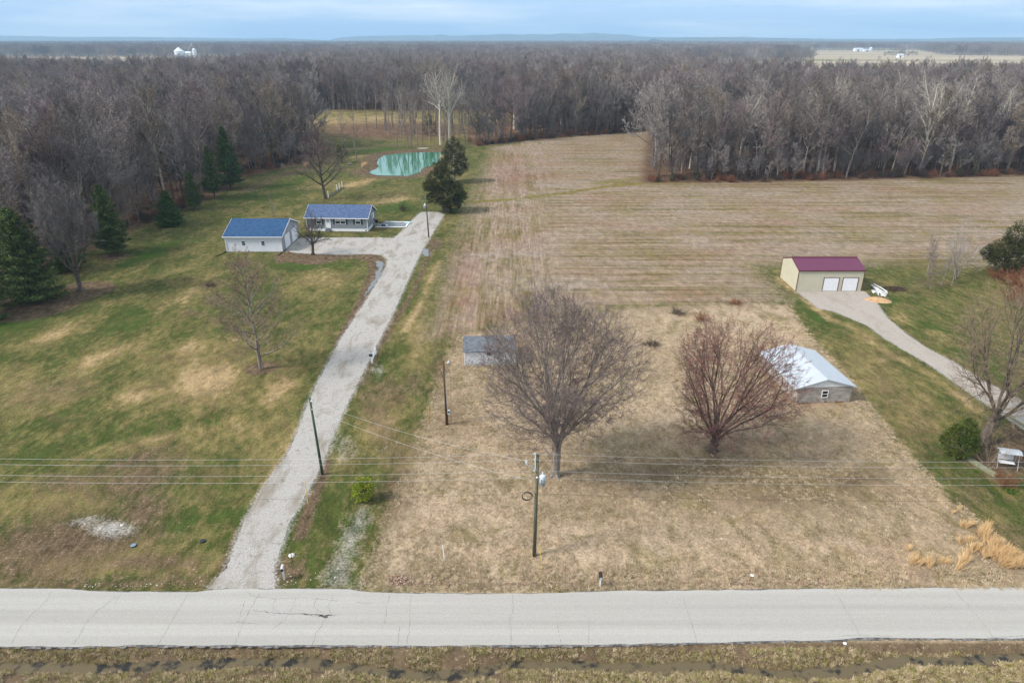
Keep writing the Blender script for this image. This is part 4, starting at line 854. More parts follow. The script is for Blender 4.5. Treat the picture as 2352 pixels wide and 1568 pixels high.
special('maple_tree', crown_tree(21, [(0,0,-.2),(.02,0,1),(.05,0,2.2),(.05,.02,3.3),(.04,0,4.0)], .42, Vector((-.35,0,10.7)), (6.9,6.9,7.2), 3000, .0095, 13, 1.0, tww=.0115, root=5, zmin=4.4, stems=13), 1275, 1092, 'bark', 'twig_maple', 'largest bare maple, wide grey crown, in the middle of the dead grass lot')
special('maple_tree', crown_tree(22, [(0,0,-.2),(0,0,.5),(.05,0,1.1),(.1,0,1.6)], .36, Vector((1.0,0,7.3)), (6.0,5.5,6.7), 2000, .0095, 12, .95, tww=.0115, root=4, zmin=1.6, stems=14), 1637, 1038, 'bark_dark', 'twig_red', 'bare maple with red budding twigs and many low stems, left of the block building')
# young conical tree on the left lawn
def conical(seed, H, r0, L0, n, kids, twigw, cb=.14, el=(22,58)):
    t = Tree(seed); rn = t.rn
    pr = dict(seg=[0,3,5,7], wob=[0,.3,.3,.22], trop=[0,.02,.04,.05], sides=[3,3,4,4], kids=[0]+kids, ang=[0,40,42,42], ratio=[0,.55,.5,.42], rr=[0,.5,.45,.45], **{'from':[0,.1,.15,.2]}, twig=twigw, tip=.25, woodlv=2)
    pts = t.path(Vector((0,0,-.2)), Vector((-.03,0,1)), H*.9, 12, .10, .05); t.limb(t.wood, pts, r0, .025, 8)
    for i in range(n):
        f = cb+(1-cb)*(i+.5*rn.random())/n; x = min(f,.99)*12; j = int(x); q = pts[j].lerp(pts[j+1], x-j); a = i*2.399+rn.uniform(-.4,.4); u = (f-cb)/(1-cb); e = R(el[0]+(el[1]-el[0])*u)
        t.grow(q, Vector((math.cos(a)*math.cos(e), math.sin(a)*math.cos(e), math.sin(e))), L0*(1.0-.68*u)*rn.uniform(.8,1.15), r0*(.50-.33*u), 3, pr)
    return t
special('young_tree', conical(23, 12.3, .24, 5.6, 26, [6,6,8], .019), 599, 847, 'bark', 'twig_brown', 'young conical bare tree in a mulch ring on the left lawn', 0, 1.2)
special('yard_tree', maple(24, 2.2, .22, 9, 4.4, [7,6,7,8], .012, (5,80), 1.0, .5, 3), 719, 585, 'bark_dark', 'twig_dark', 'small dark spreading bare tree between the white garage and the grey house', .2, 1.12)
special('yard_tree', conical(25, 15.5, .38, 7.4, 22, [6,6,8], .024, .20, (25,66)), 748, 457, 'bark_dark', 'twig_maple', 'bare tree with wide low limbs on the lawn behind the grey house', 1.3, 1.15)
special('sapling', conical(26, 6.5, .07, 1.9, 12, [4,4,5], .012), 628, 497, 'bark', 'twig', 'thin pale sapling on the lawn behind the white garage', .5)
t = maple(27, 2.6, .28, 9, 9.2, [7,6,7,10], .016, (50,86), 1.0, .55); special('woodland_edge_tree', t, 186, 668, 'bark_dark', 'twig', 'dark multi-stemmed bare tree in a bare soil ring on the left lawn', .6, 1.22)
special('roadside_tree', crown_tree(28, [(0,0,-.2),(.1,0,.8),(.25,0,1.8),(.45,0,2.8)], .52, Vector((2.4,1.0,9.2)), (7.6,6.6,7.6), 1600, .0105, 10, 1.05, tww=.0115, root=4, zmin=3.0, stems=8), 2256, 1018, 'bark_dark', 'twig_brown', 'large leaning bare tree at the right frame edge behind the round arborvitae', 0)
for i, (x, y, H, sc, lb) in enumerate([(2128,632,8.0,1,'left slim sapling of the right-hand group, leaning'), (2131,633,7.4,1,'slim sapling twinned with the leftmost of the right-hand group'), (2137,665,5.6,1,'frontmost slim sapling of the right-hand group'), (2162,655,5.4,1,'slim sapling in the middle of the right-hand group'), (2186,656,6.2,1,'front right slim sapling of the right-hand group')]):
    special('slim_sapling', conical(30+i, H, .09, 1.7, 14, [4,4,6], .012, .3, (45,72)), x, y, 'bark', 'twig', lb, i)
special('slim_tree_clump', maple(36, .5, .16, 8, 7.6, [5,5,6,8], .014, (58,84), 1.0, .55, 3), 2196, 640, 'bark', 'twig', 'multi-stemmed bare tree clump left of the big right cedar', .3)
special('bare_shrub', maple(37, .4, .05, 7, 3.4, [4,4,5], .01, (35,80), 1.0, .6, 2), 2266, 1080, 'bark', 'twig_brown', 'thin bare shrub arching over the end of the timber edging', .3)

# brush and clumps
bs = [bush(50+i, 1.9, 26) for i in range(3)]; bsm = [mesh_np('brush', t.tw.v, t.tw.f, M['twig_dark']) for t in bs]
def one_bush(name, m_, px, py, scl, label, mat=None, cat='bush'):
    p = P(px, py); o = link(name, m_, loc=(p[0], p[1], 0)); o.scale = scl; return tag(o, label, cat)
M['twig_rust'] = twigs('rusty_twigs', [col('#7a4f3a',.75), col('#94654a',.8), col('#6a4636',.7)], False)
bsr = [mesh_np('rusty_brush', t.tw.v, t.tw.f, M['twig_rust']) for t in bs]
b0 = one_bush('dry_bush', bsm[0], 1497, 795, (.95,.9,.42), 'low dark tangle of dead stems right of the large maple crown', cat='bush')
b1 = one_bush('dry_bush', bsm[1], 1560, 720, (1.1,.9,.4), 'dark dead weed clump at the back edge of the tan lot', cat='bush')
b2 = one_bush('dry_bush', bsr[2], 1612, 738, (.9,.9,.75), 'reddish dry bush at the back of the tan lot above the red maple', cat='bush')
one_bush('dry_bush', bsr[0], 1690, 700, (.8,.8,.5), 'smaller reddish dry bush at the field edge above the red maple')
one_bush('dry_bush', bsm[2], 1002, 500, (.9,.9,.9), 'rounded brown bush by the turning area left of the largest cedar').location = (P(950,497)[0]-3.0, P(950,497)[1]+5, 0)
one_bush('dry_bush', bsr[1], 2312, 1118, (.75,.7,.8), 'dark red-brown bush beside the strap-leaved plant at the right edge')
one_bush('dry_bush', bsm[1], 487, 656, (.9,.8,.35), 'low dark brush patch on the left lawn')
for i, (x, y, sc) in enumerate([(2325,655,1.4),(2350,668,1.5),(2330,690,1.2),(2355,640,1.6),(2290,640,1.1)]):
    o = one_bush('rusty_bush', bsr[i % 3], x, y, (sc,sc,sc*.9), 'rusty red brush growing under the big right cedar'); o['group'] = 'rusty brush under the right cedar'
# undergrowth along the edge of the woods
ug = []
def edge_pts(pts, depth, dens, rn):
    q = pp(pts)
    for (x0,y0),(x1,y1) in zip(q, q[1:]):
        L_ = math.hypot(x1-x0, y1-y0)
        for k in range(int(L_*dens)):
            t = rn.random(); o = abs(rn.gauss(0, 1))*depth; ex, ey = (x1-x0)/L_, (y1-y0)/L_; ug.append((x0+(x1-x0)*t-ey*o, y0+(y1-y0)*t+ex*o))
rn = random.Random(8)
edge_pts([(1098,336),(1200,324),(1320,314),(1500,301)], 3.0, 1.1, rn); edge_pts([(1488,419),(1700,419),(2000,411),(2352,403),(2500,400)], 4.0, 1.1, rn)
edge_pts([(330,540),(452,470),(560,404),(640,386),(690,374),(748,346)], 5, .9, rn); edge_pts([(640,300),(760,300),(860,290)], 5, .6, rn)
ug = [q for q in ug if inside(WOODS, q[0], q[1]) > -2.5]
scatter('undergrowth', ug, [[o for o in scene.collection.objects if o.data is m_][:1] for m_ in (bsm[0], bsm[1], bsr[2])], 'dark brown brush and brambles along the foot of the woods', 'undergrowth', (.45,1.25), 12)
us = []
ug_b = ug; ug = []; rn = random.Random(18)
edge_pts([(1098,334),(1200,322),(1320,312),(1500,299)], 8.0, .7, rn); edge_pts([(1488,416),(1700,416),(2000,408),(2352,400),(2500,397)], 9.0, 1.0, rn); edge_pts([(-100,560),(330,530),(452,460),(560,402),(640,384),(690,372),(748,342)], 10, .45, rn)
scatter('saplings', [q for q in ug if inside(WOODS, q[0], q[1]) > 0], nv_src, 'young leafless saplings and pole trees filling the foot of the woods', 'saplings', (.22,.5), 19)
for i, (x, y, lb) in enumerate([(1543,416,'leftmost small dark cedar at the foot of the right woods'),(1600,414,'second small dark cedar from the left at the foot of the right woods'),(2055,406,'dark green seedling cedar at the foot of the woods, centre right'),(2200,405,'broad dark cedar seedling at the foot of the right woods'),(2240,404,'dark cedar seedling at the far right foot of the woods'),(1400,309,'small round evergreen at the foot of the woods behind the field')]):
    evergreen('cedar_seedling', cedar(60+i, [(0,0,1.1,.9,.9,1.2,45)], ([(0,0,-.1),(0,0,1),(0,0,1.8)], [.06,.05,.02]), .3, 80, .3), x, y, 'cedar', lb)
for i in range(9):
    evergreen('cedar_seedling', cedar(160+i % 3, [(0,0,4.5,3.6,3.2,4.2,30)], ([(0,0,-.1),(0,0,3),(0,0,6)], [.2,.15,.05]), 1.3, 60, 1.2), 2032+9*i, 127.9, 'cedar', 'dark evergreen in the front row of the copse in the distant field', scl=rn.uniform(.8,1.15))['group'] = 'dark evergreens at the distant copse'
# reeds and sedges
def tuft(seed, H, W, n, lean=(.25,.05), wd=.012):
    rn = random.Random(seed); mb = MB()
    for i in range(n):
        a = rn.random()*6.283; r = W*math.sqrt(rn.random()); p = Vector((math.cos(a)*r, math.sin(a)*r, 0)); d = Vector((lean[0]+rn.gauss(0,.30), lean[1]+rn.gauss(0,.30), 1)).normalized(); h = H*rn.uniform(.6,1.15); s = rperp(rn, d)*wd
        m = p+d*h*.55; e = p+d*h*.85+Vector((lean[0]*.5+rn.gauss(0,.12), rn.gauss(0,.12), -.02))*h*.5
        b = len(mb.v); mb.v += [tuple(p-s), tuple(p+s), tuple(m+s), tuple(m-s), tuple(e)]; mb.f += [(b,b+1,b+2,b+3),(b+3,b+2,b+4)]
    return mb
sed = [mesh_np('broomsedge', t.v, t.f, M['sedge']) for t in (tuft(70,1.25,.16,70,(.30,.15),.010), tuft(71,1.1,.22,80,(.36,.1),.010), tuft(72,1.35,.14,64,(.28,.2),.010))]
z3 = lambda x, y: ((2048+x/2.297)*.765625, (1366+y/2.297)*.765625)
rn = random.Random(4); k = 0
def sedge(x, y, sc, lb='clump of tall orange broomsedge in the roadside stand at the lower right', gp='orange broomsedge clumps'):
    global k
    p = P(*z3(x, y)); o = link('grass_clump', sed[k % 3], loc=(p[0], p[1], 0)); o.rotation_euler = (rn.uniform(-.15,.15),rn.uniform(-.2,.1),rn.uniform(-1.1,1.1)); o.scale = (sc, sc, sc*rn.uniform(.7,1.15)); k += 1; tag(o, lb, 'grass clump', gp)
for (x, y, sc) in [(1545,655,.8),(1600,735,1.0),(1570,750,.9),(1630,760,.8),(1690,765,1.0),(1700,745,.8),(1770,745,.7),(1815,745,.9),(1890,790,1.0),(1915,760,1.1),(1940,735,1.0),(1955,700,.9),(1855,400,.5),(1905,380,.7),(1920,490,.7),(1950,495,.8),(1980,480,.8),(2035,530,.9),(2060,515,1.0),(2090,500,.9),(1915,610,.8),(1950,600,.7),(1985,590,.8)]:
    sedge(x, y, sc)
for i in range(52):
    u = rn.random(); x = 2010+300*u+rn.uniform(-25,25); y = 590+170*u+rn.uniform(-60,70)*(1.1-u*.5); sedge(x, y, rn.uniform(.8,1.15))
for i, (x, y, lb) in enumerate([(832,384,'orange reed tuft at the left corner of the pond'),(1014,366,'orange reed tuft at the right end of the pond'),(700,384,'pale orange grass tuft at the foot of the left woods')]):
    p = P(x, y); o = link('reed_clump', sed[i], loc=(p[0], p[1], 0)); o.scale = (2.6,2.6,1.9); tag(o, lb, 'grass clump')
stp = [mesh_np('strap_plant', t.v, t.f, M['strap']) for t in (tuft(80,.75,.45,150,(0,0),.03),)]
for (x, y, s, lb) in [(2322,1130,1.0,'spiky green strap-leaved plant below the red-brown bush at the right edge'),(2242,1084,.6,'small green strap-leaved plant at the end of the timber edging'),(2352,1120,.5,'green plant at the right frame edge')]:
    p = P(x, y); o = link('strap_plant', stp[0], loc=(p[0], p[1], 0)); o.scale = (s,s,s*.7); tag(o, lb, 'plant')
# loose dead grass over the lot and rank grass along the ditch
tf = [mesh_np('dead_grass_tuft', t.v, t.f, M['straw']) for t in (tuft(90,.26,.25,24,(.3,.1),.014), tuft(91,.20,.22,26,(-.2,.2),.014))]
df = [mesh_np('ditch_grass_tuft', t.v, t.f, M['ditchgrass']) for t in (tuft(92,.36,.22,24,(.2,-.35),.012), tuft(93,.28,.26,24,(-.35,-.2),.012))]
so = []
for i, (m_, x, y) in enumerate([(tf[0],1100,1250),(tf[1],1400,1200),(df[0],300,1500),(df[1],1200,1500)]):
    p = P(x, y); o = link('grass_tuft', m_, loc=(p[0], p[1], -.02)); so.append(o)
tag(so[0], 'small straw-coloured grass tuft on the dead grass lot', 'grass tuft', 'straw tufts'); tag(so[1], 'small straw-coloured grass tuft on the dead grass lot', 'grass tuft', 'straw tufts')
tag(so[2], 'rank dry grass tuft on the bank between the road and the ditch', 'grass tuft', 'ditch tufts'); tag(so[3], 'rank dry grass tuft on the bank between the road and the ditch', 'grass tuft', 'ditch tufts')
gx_ = rg.uniform(-22, 62, 70000); gy_ = 38.6+rg.uniform(0, 1, 70000)**1.3*52; s_ = sdist(DEAD, gx_, gy_); nn = fbm(gx_*.35, gy_*.35, 33); kk = (s_ > -.3) & (nn > .40) & (sdist(OLDDRIVE, gx_, gy_) < 0)
bx_ = [(31.0,38.2,66,77),]; 
for a in bx_: kk &= ~((gx_ > a[0]) & (gx_ < a[1]) & (gy_ > a[2]) & (gy_ < a[3]))
kk &= ~((gx_ > -6.2) & (gx_ < .7) & (gy_ > 76) & (gy_ < 82)) & (np.abs(gx_) < gy_*.8+10)
scatter('dead_grass', list(zip(gx_[kk], gy_[kk])), [[so[0]], [so[1]]], 'matted straw-coloured dead grass covering the empty lot', 'grass', (.35,.95), 14, zs=-.02, tilt=.3)
gx_ = rg.uniform(-34, 34, 26000); gy_ = rg.uniform(28.6, 33.25, 26000); dc_ = np.interp(gx_, dlx, dly); dist = np.abs(gy_-dc_); nn = fbm(gx_*.8, gy_*.8, 35); kk = (dist > .42) & (nn > .38)
zz = -.62*(1-sm(.12,1.0,dist/((.75+.5*fbm(gx_*.35, gx_*0+3, 5))*1.35)))
scatter('ditch_grass', list(zip(gx_[kk], gy_[kk])), [[so[2]], [so[3]]], 'rank brown and green grass on both banks of the roadside ditch', 'grass', (.3,.85), 15, zs=zz[kk]-.03, tilt=.3)
print('tufts', int(kk.sum()))

# ------------------------------------------------------------------ buildings
def T(o, x, y, z=0, rz=0):
    o.location = (x, y, z); o.rotation_euler = (0,0,rz); return o
def window(par, x0, x1, z0, z1, y, pane='glass', name='window', side=0, mull=1, split=0, fr=.07):
    """window on a wall facing -Y (side 0), +X (side 1) or -X (side -1); y is the wall coordinate"""
    def mp_(mb):
        if side == 0: return mb
        mb.v = [(y+ (-(v[1]-y))*side, v[0], v[2]) for v in mb.v] if side == 1 else [(y-(y-v[1])*1, v[0], v[2]) for v in mb.v]
        return mb
    f = MB(); t0, t1 = y-.05, y+.02
    f.box(x0, x1, t0, t1, z1-fr, z1); f.box(x0, x1, t0, t1, z0, z0+fr); f.box(x0, x0+fr, t0, t1, z0+fr, z1-fr); f.box(x1-fr, x1, t0, t1, z0+fr, z1-fr)
    zm = (z0+z1)/2; f.box(x0+fr, x1-fr, t0+.01, t1, zm-.025, zm+.025)
    for q in range(split):
        xm = x0+(x1-x0)*(q+1)/(split+1); f.box(xm-.04, xm+.04, t0+.005, t1, z0+fr, zm-.025); f.box(xm-.04, xm+.04, t0+.005, t1, zm+.025, z1-fr)
    fo = mp_(f).build(name, M['white_trim'], par)
    p = MB(); p.poly([(x0+fr, y-.012, z0+fr), (x1-fr, y-.012, z0+fr), (x1-fr, y-.012, zm), (x0+fr, y-.012, zm)]); 
    if pane == 'glass': p.poly([(x0+fr, y-.012, zm), (x1-fr, y-.012, zm), (x1-fr, y-.012, z1-fr), (x0+fr, y-.012, z1-fr)])
    mp_(p).build('pane', M['glass'], fo)
    if pane != 'glass':
        q = MB(); q.poly([(x0+fr, y-.013, zm), (x1-fr, y-.013, zm), (x1-fr, y-.013, z1-fr), (x0+fr, y-.013, z1-fr)]); mp_(q).build('curtain', M['curtain'], fo)
        gr = MB(); n = 2*(split+1)+1
        for k in range(1, n): xm = x0+fr+(x1-x0-2*fr)*k/n; gr.box(xm-.012, xm+.012, y-.03, y-.02, zm+.025, z1-fr)
        gr.box(x0+fr, x1-fr, y-.034, y-.031, (zm+z1)/2-.012, (zm+z1)/2+.012); mp_(gr).build('grille', M['white_trim'], fo)
    return fo
def gable_walls(w_, d_, ze, zr, z0=0.0):
    m = MB(); m.poly([(0,0,z0),(w_,0,z0),(w_,0,ze),(0,0,ze)]).poly([(w_,d_,z0),(0,d_,z0),(0,d_,ze),(w_,d_,ze)])
    m.poly([(w_,0,z0),(w_,d_,z0),(w_,d_,ze),(w_,d_/2,zr),(w_,0,ze)]).poly([(0,d_,z0),(0,0,z0),(0,0,ze),(0,d_/2,zr),(0,d_,ze)])
    return m
def gable_roof(w_, d_, ze, zr, ox, oy, t=.14):
    s = (zr-ze)/(d_/2); a = ze-s*oy+.10; r = zr+.10; m = MB()
    m.slab([(-ox,-oy,a),(w_+ox,-oy,a),(w_+ox,d_/2,r),(-ox,d_/2,r)], t); m.slab([(-ox,d_/2+.002,r),(w_+ox,d_/2+.002,r),(w_+ox,d_+oy,a),(-ox,d_+oy,a)], t); return m, a, r
def rake(par, w_, d_, a, r, ox, oy, mat, name='fascia', h=.2):
    f = MB()
    for x in (-ox-.03, w_+ox+.004):
        for (y0, y1, za, zb) in ((-oy, d_/2, a, r), (d_/2+.003, d_+oy, r, a)):
            f.hexa([(x,y0,za-h),(x+.026,y0,za-h),(x+.026,y1,zb-h),(x,y1,zb-h),(x,y0,za+.015),(x+.026,y0,za+.015),(x+.026,y1,zb+.015),(x,y1,zb+.015)])
    f.box(-ox, w_+ox, -oy-.09, -oy-.003, a-.15, a-.02); f.box(-ox, w_+ox, d_+oy+.003, d_+oy+.09, a-.15, a-.02)
    return f.build(name, M[mat], par)
# white garage
M['gable_brick'] = siding('pale_grey_gable', (.40,.41,.44,1), .1, .35)
g_ = empty('garage', (-54.3, 125.85, 0)); tag(g_, 'white sided garage with blue shingle roof and two small front windows', 'garage')
W_, D_ = 10.65, 11.1
for pl in ([(0,0,0),(W_,0,0),(W_,0,3.0),(0,0,3.0)], [(W_,D_,0),(0,D_,0),(0,D_,3.0),(W_,D_,3.0)], [(0,D_,0),(0,0,0),(0,0,3.0),(0,D_/2,4.95),(0,D_,3.0)]): gw = MB(); gw.poly(pl); gw.build('wall', M['garage_siding'], g_)
gw = MB(); gw.poly([(W_,0,0),(W_,D_,0),(W_,D_,3.0),(W_,D_/2,4.95),(W_,0,3.0)]); gw.build('gable_wall', M['gable_brick'], g_)
rf, a_, r_z = gable_roof(W_, D_, 3.0, 4.95, .32, .35); rf.build('roof', M['shingle_blue'], g_); rake(g_, W_, D_, a_, r_z, .32, .35, 'white_trim')
tr = MB()
for x in (-.02, W_-.10): tr.box(x, x+.12, -.03, -.003, 0, 2.95)
tr.build('corner_trim', M['white_trim'], g_)
window(g_, 3.0, 3.8, 1.15, 2.1, -.004, fr=.09); window(g_, 6.7, 7.5, 1.15, 2.1, -.004, fr=.09)
def panel_door(par, y0, y1, h, x, rows=4, cols=4, mat='white', name='garage_door', frame='white_trim'):
    d = MB(); d.box(x+.004, x+.05, y0, y1, .02, h)
    for r in range(rows):
        for c in range(cols):
            a = y0+(y1-y0)*(c+.12)/cols; b = y0+(y1-y0)*(c+.88)/cols; za = .02+(h-.02)*(r+.2)/rows; zb = .02+(h-.02)*(r+.8)/rows; d.box(x+.05, x+.075, a, b, za, zb)
    do = d.build(name, M[mat], par); f = MB(); f.box(x+.004, x+.09, y0-.1, y0-.003, .02, h+.1).box(x+.004, x+.09, y1+.003, y1+.1, .02, h+.1).box(x+.004, x+.09, y0, y1, h+.003, h+.1); f.build('frame', M[frame], do); return do
panel_door(g_, 2.0, 4.75, 2.45, W_); panel_door(g_, 6.45, 9.7, 2.45, W_)
for x, dx, nm in ((0.05, -1, 0), (W_-.05, 1, 1)):
    gd = MB(); gd.tube([(x, -.10, 2.8), (x, -.10, .25), (x, -.16, .12)], .05, 6); gd.build('downspout', M['white_trim'], g_)
z4 = lambda x, y: ((640+x/3.409)*.765625, (580+y/3.409)*.765625)
for pts, lb in (([(132,596),(110,612),(70,632),(20,648)], 'black corrugated drain pipe at the left front corner of the white garage'), ([(702,600),(690,618),(668,640)], 'black drain pipe at the right front corner of the white garage')):
    mb = MB(); mb.tube([(*P(*z4(*p)), .07) for p in pts], .085, 7); tag(mb.build('drain_pipe', M['blackrubber']), lb, 'pipe')
br_ = MB(); rn = random.Random(2)
for i in range(9):
    p = P(*z4(720+rn.random()*70, 600+rn.random()*12)); br_.copy_xf; br_.box(p[0], p[0]+.22, p[1], p[1]+.1, 0.01, .07+.05*(i % 2))
tag(br_.build('brick_row', simple('red_brick', col('#8e5a48'), .9, .3)), 'short row of loose red bricks at the garage corner by the gravel', 'bricks')
# grey house
h_ = empty('house', (-43.15, 141.15, 0), -.042); tag(h_, 'grey sided single-storey house with faded blue roof and dark green shutters', 'house')
W_, D_ = 12.9, 7.4
gable_walls(W_, D_, 2.95, 4.75, .62).build('wall', M['house_siding'], h_)
sk = MB(); sk.box(.03, W_-.03, .03, D_-.03, 0, .617); sk.build('skirting', M['white'], h_)
rf, a_, r_z = gable_roof(W_, D_, 2.95, 4.75, .36, .32); rf.build('roof', M['shingle_blue_grey'], h_); rake(h_, W_, D_, a_, r_z, .36, .32, 'white_trim')
tr = MB()
for x in (-.02, W_-.10): tr.box(x, x+.12, -.03, -.003, .6, 2.9)
tr.build('corner_trim', M['white_trim'], h_)
def shutter(x, z0, z1, w__=.34): 
    s = MB(); s.box(x, x+w__, -.045, -.004, z0, z1)
    for k in range(9): zz = z0+.08+(z1-z0-.16)*k/9; s.box(x+.05, x+w__-.05, -.06, -.046, zz, zz+.06)
    s.build('shutter', M['shutter'], h_)
for (x0, x1, sp) in ((2.12, 3.22, 0), (6.1, 8.32, 1), (10.35, 11.5, 0)):
    window(h_, x0, x1, 1.52, 2.83, -.004, 'curtain', split=sp); shutter(x0-.40, 1.5, 2.85); shutter(x1+.06, 1.5, 2.85)
d = MB(); d.box(4.15, 5.0, -.06, -.004, .72, 2.82); do = d.build('door', M['white'], h_)
f = MB(); f.box(4.02, 4.147, -.08, -.004, .7, 2.92).box(5.003, 5.13, -.08, -.004, .7, 2.92).box(4.15, 5.0, -.08, -.004, 2.823, 2.92); f.build('frame', M['white_trim'], do)
p = MB(); p.box(4.3, 4.85, -.065, -.061, 1.85, 2.65); p.build('pane', M['curtain'], do); hd = MB(); hd.ball((4.9, -.1, 1.7), .045); hd.build('handle', M['dark'], do)
st_ = MB()
for k in range(3): st_.box(4.0, 5.15, -.28*(3-k)-.1, -.28*(2-k)-.1-.003, 0.02, .2+.2*k-.003*k)
st_.build('front_steps', simple('grey_steps', col('#7d7f7e'), .9, .2), h_)
lt = MB(); lt.box(5.2, 5.32, -.12, -.004, 2.35, 2.6); lt.build('wall_lamp', M['dark'], h_)
window(h_, 4.0, 4.7, 1.7, 2.7, W_+.004, side=1)
d = MB(); d.box(W_+.004, W_+.06, 4.95, 5.85, .72, 2.82); do = d.build('door', M['white'], h_); p = MB(); p.box(W_+.061, W_+.066, 5.1, 5.7, .95, 1.7); p.build('pane', M['glass'], do)
s = MB()
for k in range(4): s.box(W_+.1+.32*k, W_+.1+.32*(k+1)-.003, 4.8, 6.0, 0.02, .68-.16*k)
so_ = s.build('side_steps', M['concrete'], h_); r = MB()
r.tube([(W_+.15, 6.0, .66), (W_+.15, 6.0, 1.6), (W_+1.4, 6.0, 1.05), (W_+1.4, 6.0, .1)], .025, 5); r.tube([(W_+.15,4.8,.66),(W_+.15,4.8,1.6),(W_+1.4,4.8,1.05),(W_+1.4,4.8,.1)], .025, 5); r.build('railing', M['dark'], so_)
ve = MB(); ve.box(W_-.6, W_-.3, -.02, .028, .15, .35); ve.build('vent', M['dark'], h_)
# patio
pt = pp([z4(*q) for q in [(1655,350),(1972,352),(2010,295),(1760,292)]]); z5 = lambda x, y: ((1040+x/5.227)*.765625, (420+y/5.227)*.765625)
mb = MB(); mb.poly([(x, y, .10) for x, y in pt][::1]); mb.slab([(x, y, .098) for x, y in pt], .09); mb.f = mb.f[1:]; po = mb.build('slab', M['slabgrey']); pe = empty('patio', (0,0,0)); po.parent = pe; tag(pe, 'grey concrete patio with white edging at the right end of the grey house', 'patio')
ed = MB(); q = [Vector((x, y)) for x, y in pt]; ce = sum(q, Vector((0,0)))/4
for i in (0, 1, 2):
    a, b = q[i], q[(i+1) % 4]; ai = a+(ce-a)*.05; bi = b+(ce-b)*.05; wv = (ce-(a+b)/2).normalized()*.28
    ed.hexa([(a.x,a.y,.02),(b.x,b.y,.02),(b.x+wv.x,b.y+wv.y,.02),(a.x+wv.x,a.y+wv.y,.02),(a.x,a.y,.15),(b.x,b.y,.15),(b.x+wv.x,b.y+wv.y,.15),(a.x+wv.x,a.y+wv.y,.15)])
ed.build('edging', M['white'], pe)
def on(px, py, z=.1): a = P(px, py, z); return (a[0], a[1], z)
c = on(*z5(472,1325)); e = empty('wheelie_bin', c); b = MB(); b.hexa([(-.25,-.3,.08),(.25,-.3,.08),(.25,.3,.08),(-.25,.3,.08),(-.34,-.38,1.0),(.34,-.38,1.0),(.34,.38,1.0),(-.34,.38,1.0)]); b.build('body', M['dark'], e, bevel=.03); b = MB(); b.hexa([(-.37,-.42,1.005),(.37,-.42,1.005),(.37,.40,1.005),(-.37,.40,1.005),(-.33,-.36,1.10),(.33,-.36,1.10),(.33,.36,1.10),(-.33,.36,1.10)]); b.build('lid', simple('maroon_lid', (.10,.02,.025,1), .5), e, bevel=.02)
b = MB(); b.tube([(-.33,.38,.12),(-.20,.38,.12)], .12, 10).tube([(.20,.38,.12),(.33,.38,.12)], .12, 10); b.build('wheel', M['blackrubber'], e); tag(e, 'dark wheeled bin with maroon lid against the right end of the grey house', 'bin')
for (zx, zy, s_, m_, nm, lb) in ((566,1350,.42,'dark','crate','black crate on the patio nearest the dark bin'), (603,1350,.34,'dark','crate','smaller black crate between the larger black one and the white box on the patio'), (628,1352,.36,'white','box','white box at the front of the patio')):
    c = on(*z5(zx, zy)); e = empty(nm, c); b = MB(); b.hexa([(-s_*.45,-s_*.4,.01),(s_*.45,-s_*.4,.01),(s_*.45,s_*.4,.01),(-s_*.45,s_*.4,.01),(-s_*.5,-s_*.45,s_*.9),(s_*.5,-s_*.45,s_*.9),(s_*.5,s_*.45,s_*.9),(-s_*.5,s_*.45,s_*.9)]); b.build('body', M[m_], e, bevel=.02)
    b = MB(); b.box(-s_*.53, s_*.53, -s_*.48, s_*.48, s_*.9+.003, s_*.98); b.build('lid' if m_ == 'white' else 'rim', M[m_], e); tag(e, lb, nm)
c = on(*z5(965,1300)); mb = MB(); rn = random.Random(3)
for i in range(14): mb.ball((c[0]+rn.uniform(-.7,.7), c[1]+rn.uniform(-.5,.5), .2), rn.uniform(.16,.3), 8, 5, .55)
g = NT('teal_tarp'); g.color(g.mix(g.ramp(g.noise(g.pos(), 2.2, 3), .48, .56), (.72,.78,.76,1), (.10,.38,.34,1))); tag(mb.build('tarp_heap', g.m, smooth=True), 'crumpled white and teal tarpaulin at the outer corner of the patio', 'tarpaulin')
# beige metal building
b_ = empty('metal_barn', (45.6, 103.65, 0)); tag(b_, 'beige metal building with maroon roof, maroon trim and two white roll-up doors', 'building'); W_, D_ = 10.5, 7.0
m = MB(); m.poly([(0,0,0),(W_,0,0),(W_,0,3.4),(0,0,3.4)]).poly([(W_,D_,0),(0,D_,0),(0,D_,3.4),(W_,D_,3.4)]); m.build('wall', M['beige_wall'], b_)
for pl in ([(W_,0,0),(W_,D_,0),(W_,D_,3.4),(W_,D_/2,4.5),(W_,0,3.4)], [(0,D_,0),(0,0,0),(0,0,3.4),(0,D_/2,4.5),(0,D_,3.4)]): m = MB(); m.poly(pl); m.build('gable_wall', M['beige_wall_side'], b_)
rf, a_, r_z = gable_roof(W_, D_, 3.4, 4.5, .05, .08, .09); rf.build('roof', M['maroon_roof'], b_); rake(b_, W_, D_, a_, r_z, .05, .08, 'maroontrim', 'trim', .14)
t = MB()
for (x, y) in ((-.03,-.03),(W_-.06,-.03),(-.03,D_-.06),(W_-.06,D_-.06)): t.box(x, x+.09, y, y+.09, 0, 3.42)
t.build('corner_trim', M['maroontrim'], b_); t = MB(); t.box(-.06, W_+.06, D_/2-.18, D_/2+.18, r_z-.03, r_z+.035); t.build('ridge_cap', M['maroontrim'], b_)
